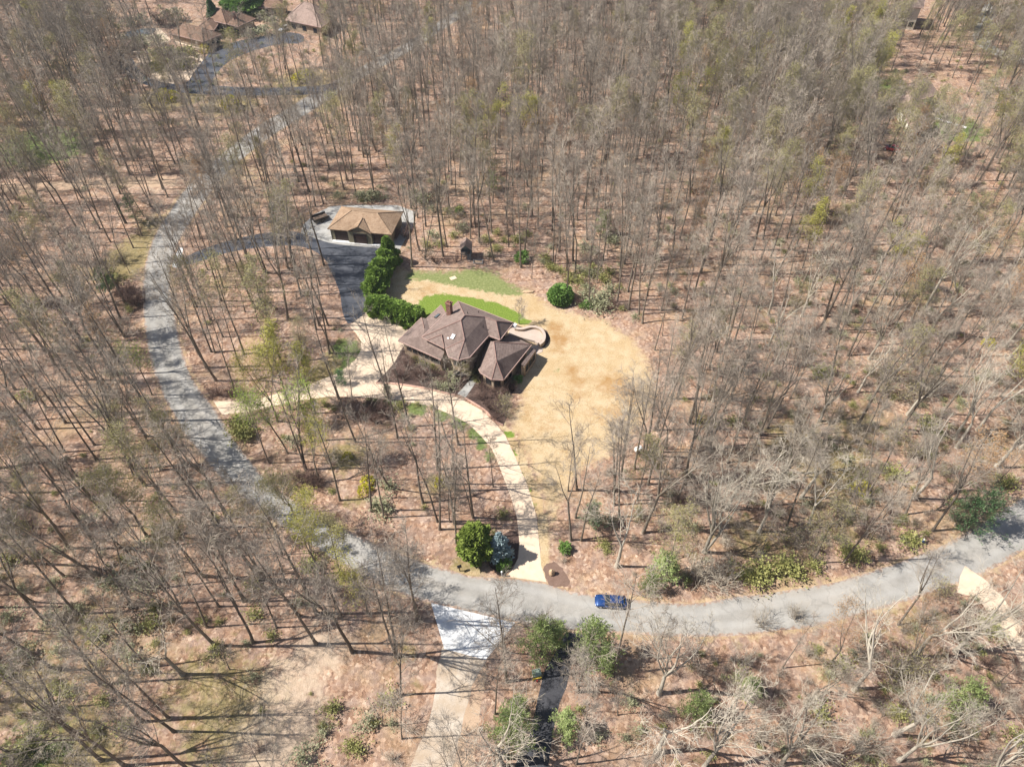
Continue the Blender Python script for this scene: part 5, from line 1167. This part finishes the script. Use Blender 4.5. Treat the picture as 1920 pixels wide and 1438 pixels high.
for nm, mt, lf, lmt, cnt in (('brown', m_redtwig, None, None, 26), ('twigs', m_ptwig, None, None, 24), ('tan', m_twig, 3, m_bud_o, 20)):
    SHT[nm] = []
    for k in range(2):
        a, b = twiggy(81+k*7+len(nm), 2.3, 2.2, cnt, mt, lf); SHT[nm].append((a.mesh('stems', mt), b.mesh('leaves', lmt) if lf else None))
STX = {'green': 'low olive-green shrub','bright': 'small bright green shrub','greygreen': 'grey-green spreading shrub','yellow': 'small yellow-leaved shrub','brown': 'purple-brown shrub','twigs': 'pale twiggy shrub','tan': 'olive-budded twiggy shrub'}
shr = []
def S(kind, tl, pts, s=1.0):
    for p in pts: shr.append((kind, *tl(p[0], p[1]), (p[2] if len(p) > 2 else 1.0)*s))
S('green', T2, [(765,1120),(820,1175),(760,1240),(440,1140),(240,1215),(345,1205),(480,955),(395,960),(1160,1370),(1180,1385),(990,1130),(910,1170),(1130,1310),(1240,1400),(680,1165)], .9)
S('bright', T2, [(955,1310,1.25),(480,950,.8)])
S('greygreen', T2, [(280,1140),(505,1090),(1420,1230),(1470,1260),(1600,1160),(1640,1190),(280,950),(1380,1400),(1460,1430),(215,880,1.6),(160,860,1.5)])
S('brown', T2, [(300,1330),(390,1330),(460,1320),(820,1040),(870,1050)], .8)
z8 = tile(840,430,4.8)
S('greygreen', z8, [(1210,620),(1350,690,1.4),(1270,690,1.2),(1400,640),(1450,570),(1240,560),(1380,720,1.1)]); S('brown', z8, [(1180,680),(1440,730),(1500,700),(1260,520)], .8)
S('bright', z8, [(1240,700,1.0)]); S('green', z8, [(1100,450,1.1),(1090,480),(1180,480),(1250,420),(1350,430),(1400,470),(1300,380),(1450,400)])
S('greygreen', tile(560,370,8), [(600,0+20),(1080,40,1.5),(950,40,1.3),(1180,30,1.2),(1830,60,1.2)])
S('brown', tile(560,370,8), [(1500,560,.9),(1600,600,.9),(1460,620,.8),(1640,500,.9),(1350,640,.7)])
S('bright', zb, [(1485,1085,.75)]); S('brown', zb, [(1370,1110,.7),(1300,1150,.8),(1440,1180,.6),(1440,1130,.5)])
S('brown', za, [(760,1130),(820,1180),(880,1170),(900,1090),(950,1180),(800,1090),(1000,1220,.7),(1120,1220,.8),(700,1180),(740,1200),(850,1215,.8),(1250,1330,1.2),(1300,1400,1.2),(1350,1330),(1240,1260),(1330,1460),(1390,1300,1.1),(1310,1280,.8)], .85)
S('greygreen', za, [(1050,1215,1.1),(1020,1270,.7),(960,1250,.6)]); S('green', za, [(820,1080,.6),(870,1110,.7),(930,1130,.6),(1210,1210,.6),(1190,1160,.8)])
S('tan', za, [(1190,1080,1.3),(1180,1140,1.2),(1390,1380,1.0),(1400,1440,.9)])
S('green', T5, [(130,720,1.4),(150,770,1.3),(100,680,1.1),(200,800,1.0),(1330,560,.8),(1300,590,.8),(820,590,.7),(760,560,.7),(1450,560,.6),(1560,580,.5),(810,1210,.6),(1500,1330,.5)], .85)
S('brown', T5, [(1100,560),(1160,600),(1200,640),(1050,620),(1120,680),(960,560),(1000,640),(1240,600),(600,1130,1.2),(680,1110,1.1),(720,1160),(520,1180,1.1),(60,480,1.0),(130,470)])
S('yellow', T5, [(1080,1150),(1060,1210),(1610,1145,.7),(920,950,.7)]); S('greygreen', T5, [(1150,1340,1.1),(1230,1180,.9),(1190,1350,.9),(500,840)])
S('green', Y5, [(1190,800,.9),(1400,440,.9),(1410,610,.9),(690,1220,.9),(860,560,.8),(1500,720,.7),(580,1080),(540,1250,.8),(1720,330,1.2),(170,1350,1.1),(80,1400,1.2),(560,720),(500,700),(30,930),(380,1030),(250,1120),(50,300),(850,660,.9),(1840,1120,.9)])
S('greygreen', Y5, [(700,680),(640,420,1.2),(780,450,1.2),(150,820),(750,850),(300,620),(60,620),(1680,1400)])
S('green', Y6, [(260,1080,.9),(90,1350,.9),(50,1320,.8),(180,1200,.5),(890,50,.7),(1450,220,.8)]); S('bright', Y6, [(1235,240,.9),(905,290,.7)])
S('greygreen', Y6, [(150,1190,.9),(1480,90,.8)])
S('green', Y7, [(450,370,1.4),(540,340,1.4),(610,370,1.3),(340,400,1.2),(400,400,1.2),(900,260,1.3),(960,290,1.1),(1250,200,1.2),(720,340,1.1),(750,1150),(1200,1150),(1500,1080,1.3),(1700,700),(340,1000,1.3),(1650,650),(1840,1280),(870,880)], 1.0)
S('twigs', Y7, [(100,420,1.4),(200,430,1.4),(60,350,1.3),(180,360,1.2),(620,620),(420,650),(700,1060),(1000,880),(1320,640),(1560,640),(330,860),(1820,600),(960,1330,1.3),(700,1400,1.3),(400,1280,1.3)], 1.1)
S('tan', Y7, [(1180,970,1.6),(1250,900,1.5),(1140,900,1.3),(560,200,1.3),(640,180,1.2),(1400,480,1.2),(700,240)])
S('green', Y8, [(1130,1140,1.3),(960,1140,1.1),(760,580,1.2),(530,430,.9),(1740,1180,1.3),(1300,860,1.3),(1340,900,1.2),(720,590),(140,400+450),(280,850)]); S('yellow', Y8, [(150,850,.9),(940,1200,1.2),(1650,430,1.0)])
S('tan', Y8, [(1030,590,1.5),(1130,620,1.5),(1230,640,1.5),(1330,640,1.5),(1180,720,1.5),(1080,700,1.4),(1290,720,1.3),(1200,1020,1.4),(1120,930,1.3),(1400,1130)])
S('brown', Y4, [(700,190,1.3),(740,210,1.3),(770,190,1.2),(720,150,1.2),(660,160,1.2),(1180,690),(1240,700),(1150,700,.8),(1700,1190),(1600,1150)]); S('green', Y4, [(1290,880,1.4),(1310,920,1.3),(600,80,1.4),(150,720,1.2)])
S('greygreen', zt, [(700,160,2.2),(640,150,2),(430,180,2),(350,200,1.8),(560,340,1.8),(450,340,1.8),(380,350,1.6),(1250,290,1.7),(1350,260,1.7),(1420,200,1.8),(1340,160,1.7)]); S('green', zt, [(540,450,2.0),(600,445,2.0),(660,440,2.0),(720,435,2.0),(780,430,2.0),(520,530,1.8),(590,525,1.8),(660,520,1.8),(730,515,1.8),(770,510,1.6),(100,150,1.8),(1110,280,1.8)])
S('yellow', zt, [(600,760,2.2),(680,750,2),(1100,800,2),(1620,610,2),(1680,600,2),(1420,90,1.8),(900,390,1.6)]); S('brown', zt, [(600,200,2),(560,190,2),(660,190,1.8),(120,320,2),(200,530,2),(250,520,2)])
SHRUB_POS = [(s_[1], s_[2]) for s_ in shr]
slabels = {}
for kd in STX:
    ids = [i for i, s_ in enumerate(shr) if s_[0] == kd]
    out = rank_labels([(shr[i][1], shr[i][2]) for i in ids], list(range(len(ids))), STX[kd])
    for k, lb in out.items(): slabels[ids[k]] = lb
GRP = {'green':'low olive-green shrubs','bright':'small bright green shrubs','greygreen':'grey-green spreading shrubs','yellow':'small yellow-leaved shrubs','brown':'leafless purple-brown shrubs','twigs':'pale twiggy shrubs','tan':'twiggy shrubs with olive buds'}
for i, (kd, px, py, s) in enumerate(shr):
    x, y, _ = G(px, py)
    if kd in SH:
        o = link('leafy_shrub', SH[kd][i % len(SH[kd])], loc=(x, y, -.05)); o.rotation_euler[2] = i*1.7; k = s*1.15; o.scale = (k*rnd.uniform(.85,1.2), k*rnd.uniform(.85,1.2), k*rnd.uniform(.85,1.1))
        tag(o, slabels[i], 'shrub', GRP[kd])
    else:
        st, lv = SHT[kd][i % 2]; root = empty('twiggy_shrub', (x, y, 0), slabels[i], 'shrub', GRP[kd], i*1.7, s)
        link('stems', st, root)
        if lv: link('leaves', lv, root)
# small ornamental tree by the patio
x, y, _ = G(*T1(292,190)); T, C = bare_tree(301, h=5.5, cb=.25, r=.07, n1=12, reach=.42, ang=.8, n2=5, n3=4, n4=3)
ot = empty('ornamental_tree', (x, y, 0), 'small leafless ornamental tree in the mulch behind the patio', 'small tree'); link('trunk', T.mesh('trunk', m_bark, True), ot); link('crown', C.mesh('crown', m_twig), ot)
for px, py, lb in ((862,712,'small budding yard tree in front of the recess beside the octagonal bay'),(878,700,'second small yard tree close to the front walk of the house')):
    x, y, _ = G(px, py); T, C = bare_tree(px, h=5, cb=.25, r=.06, n1=9, reach=.40, ang=.7, n2=5, n3=4, n4=3, leaf=(1,.8,4,.2,.09))
    ot = empty('ornamental_tree', (x, y, 0), lb, 'small tree'); link('trunk', T.mesh('trunk', m_bark, True), ot); link('crown', C.mesh('crown', [m_twig, m_bud_o]), ot)
# low brush of the wood floor: nobody could count it
pts = []; br = random.Random(77); NPR = [SH['green'][0], SH['greygreen'][1], SHT['twigs'][0][0], SHT['tan'][0][0], SHT['brown'][1][0], SHT['tan'][0][1]]
bx = [(br.uniform(-1,1), br.uniform(10, 290)) for _ in range(19000)]; bx = [(a*(72+y*.6), y) for a, y in bx]
BX = np.array([p[0] for p in bx]); BY = np.array([p[1] for p in bx]); okb = np.ones(len(bx), bool)
for poly, m in CLEAR[:13]: okb &= sdist(BX, BY, poly) < -max(m, .9)
ZONES = gaus(BX, BY, [(1700,880,14,1),(1640,780,9,1),(1500,1010,13,1),(1450,1060,8,1),(1600,960,10,1),(1560,850,16,.9),(1720,800,16,.8),(1850,850,12,.8),(1350,950,12,.6),(1750,1250,14,1),(1500,1330,12,.9),(1300,1250,9,1),(1850,1330,10,.8),(1200,1330,7,.7),(100,1100,14,.8),(60,1350,9,1),(200,1250,8,.6),(280,1050,9,.6),(1500,600,18,.6),(1700,600,20,.7),(1300,450,18,.55),(450,150,25,.6),(150,150,25,.6),(1700,250,35,.7),(1450,300,30,.5),(650,370,12,.5),(1250,540,8,.7),(100,650,16,.4),(900,420,10,.25),(560,560,8,.35),(760,760,4,.8),(470,390,10,.3)])
for (x, y), o1, zn in zip(bx, okb, ZONES):
    if not o1: continue
    pr = .045 + zn*.75 + (.14 if (to_px(x, y)[0] > 1230 and to_px(x, y)[1] > 420) else 0) + (.10 if (to_px(x, y)[0] < 420 and to_px(x, y)[1] > 850) else 0) + .10*max(0, noise.noise(Vector((x*.05, y*.05, 8))))
    if br.random() > pr: continue
    px, py = to_px(x, y)
    k = br.choices([0,1,2,3,4,5], [2.6,2.4,2.4 if px > 1000 else 1.0,4.2,1.6,2.0])[0]
    pts.append((x, y, br.uniform(.35,1.05)*(.8 if k in (2,3,4,5) else .75), k))
scatter_object('undergrowth', 'low tangled brush and saplings scattered over the leaf-covered wood floor', 'undergrowth', pts, NPR)
print('undergrowth', len(pts), 'shrubs', len(shr))

# thin spring haze over the wood
hz = MB(); hz.box(-330,330,-25,420,-1.0,96)
m_haze = bpy.data.materials.new('haze'); m_haze.use_nodes = True; _n = m_haze.node_tree.nodes; _n.clear()
_pv = _n.new('ShaderNodeVolumePrincipled'); _pv.inputs['Color'].default_value = (0.86,0.90,0.95,1); _pv.inputs['Density'].default_value = 0.00014; _pv.inputs['Anisotropy'].default_value = 0.2
_om = _n.new('ShaderNodeOutputMaterial'); m_haze.node_tree.links.new(_pv.outputs[0], _om.inputs['Volume'])
_h = hz.build('haze', m_haze); tag(_h, 'thin pale air over the far wood', 'haze', None, 'stuff')
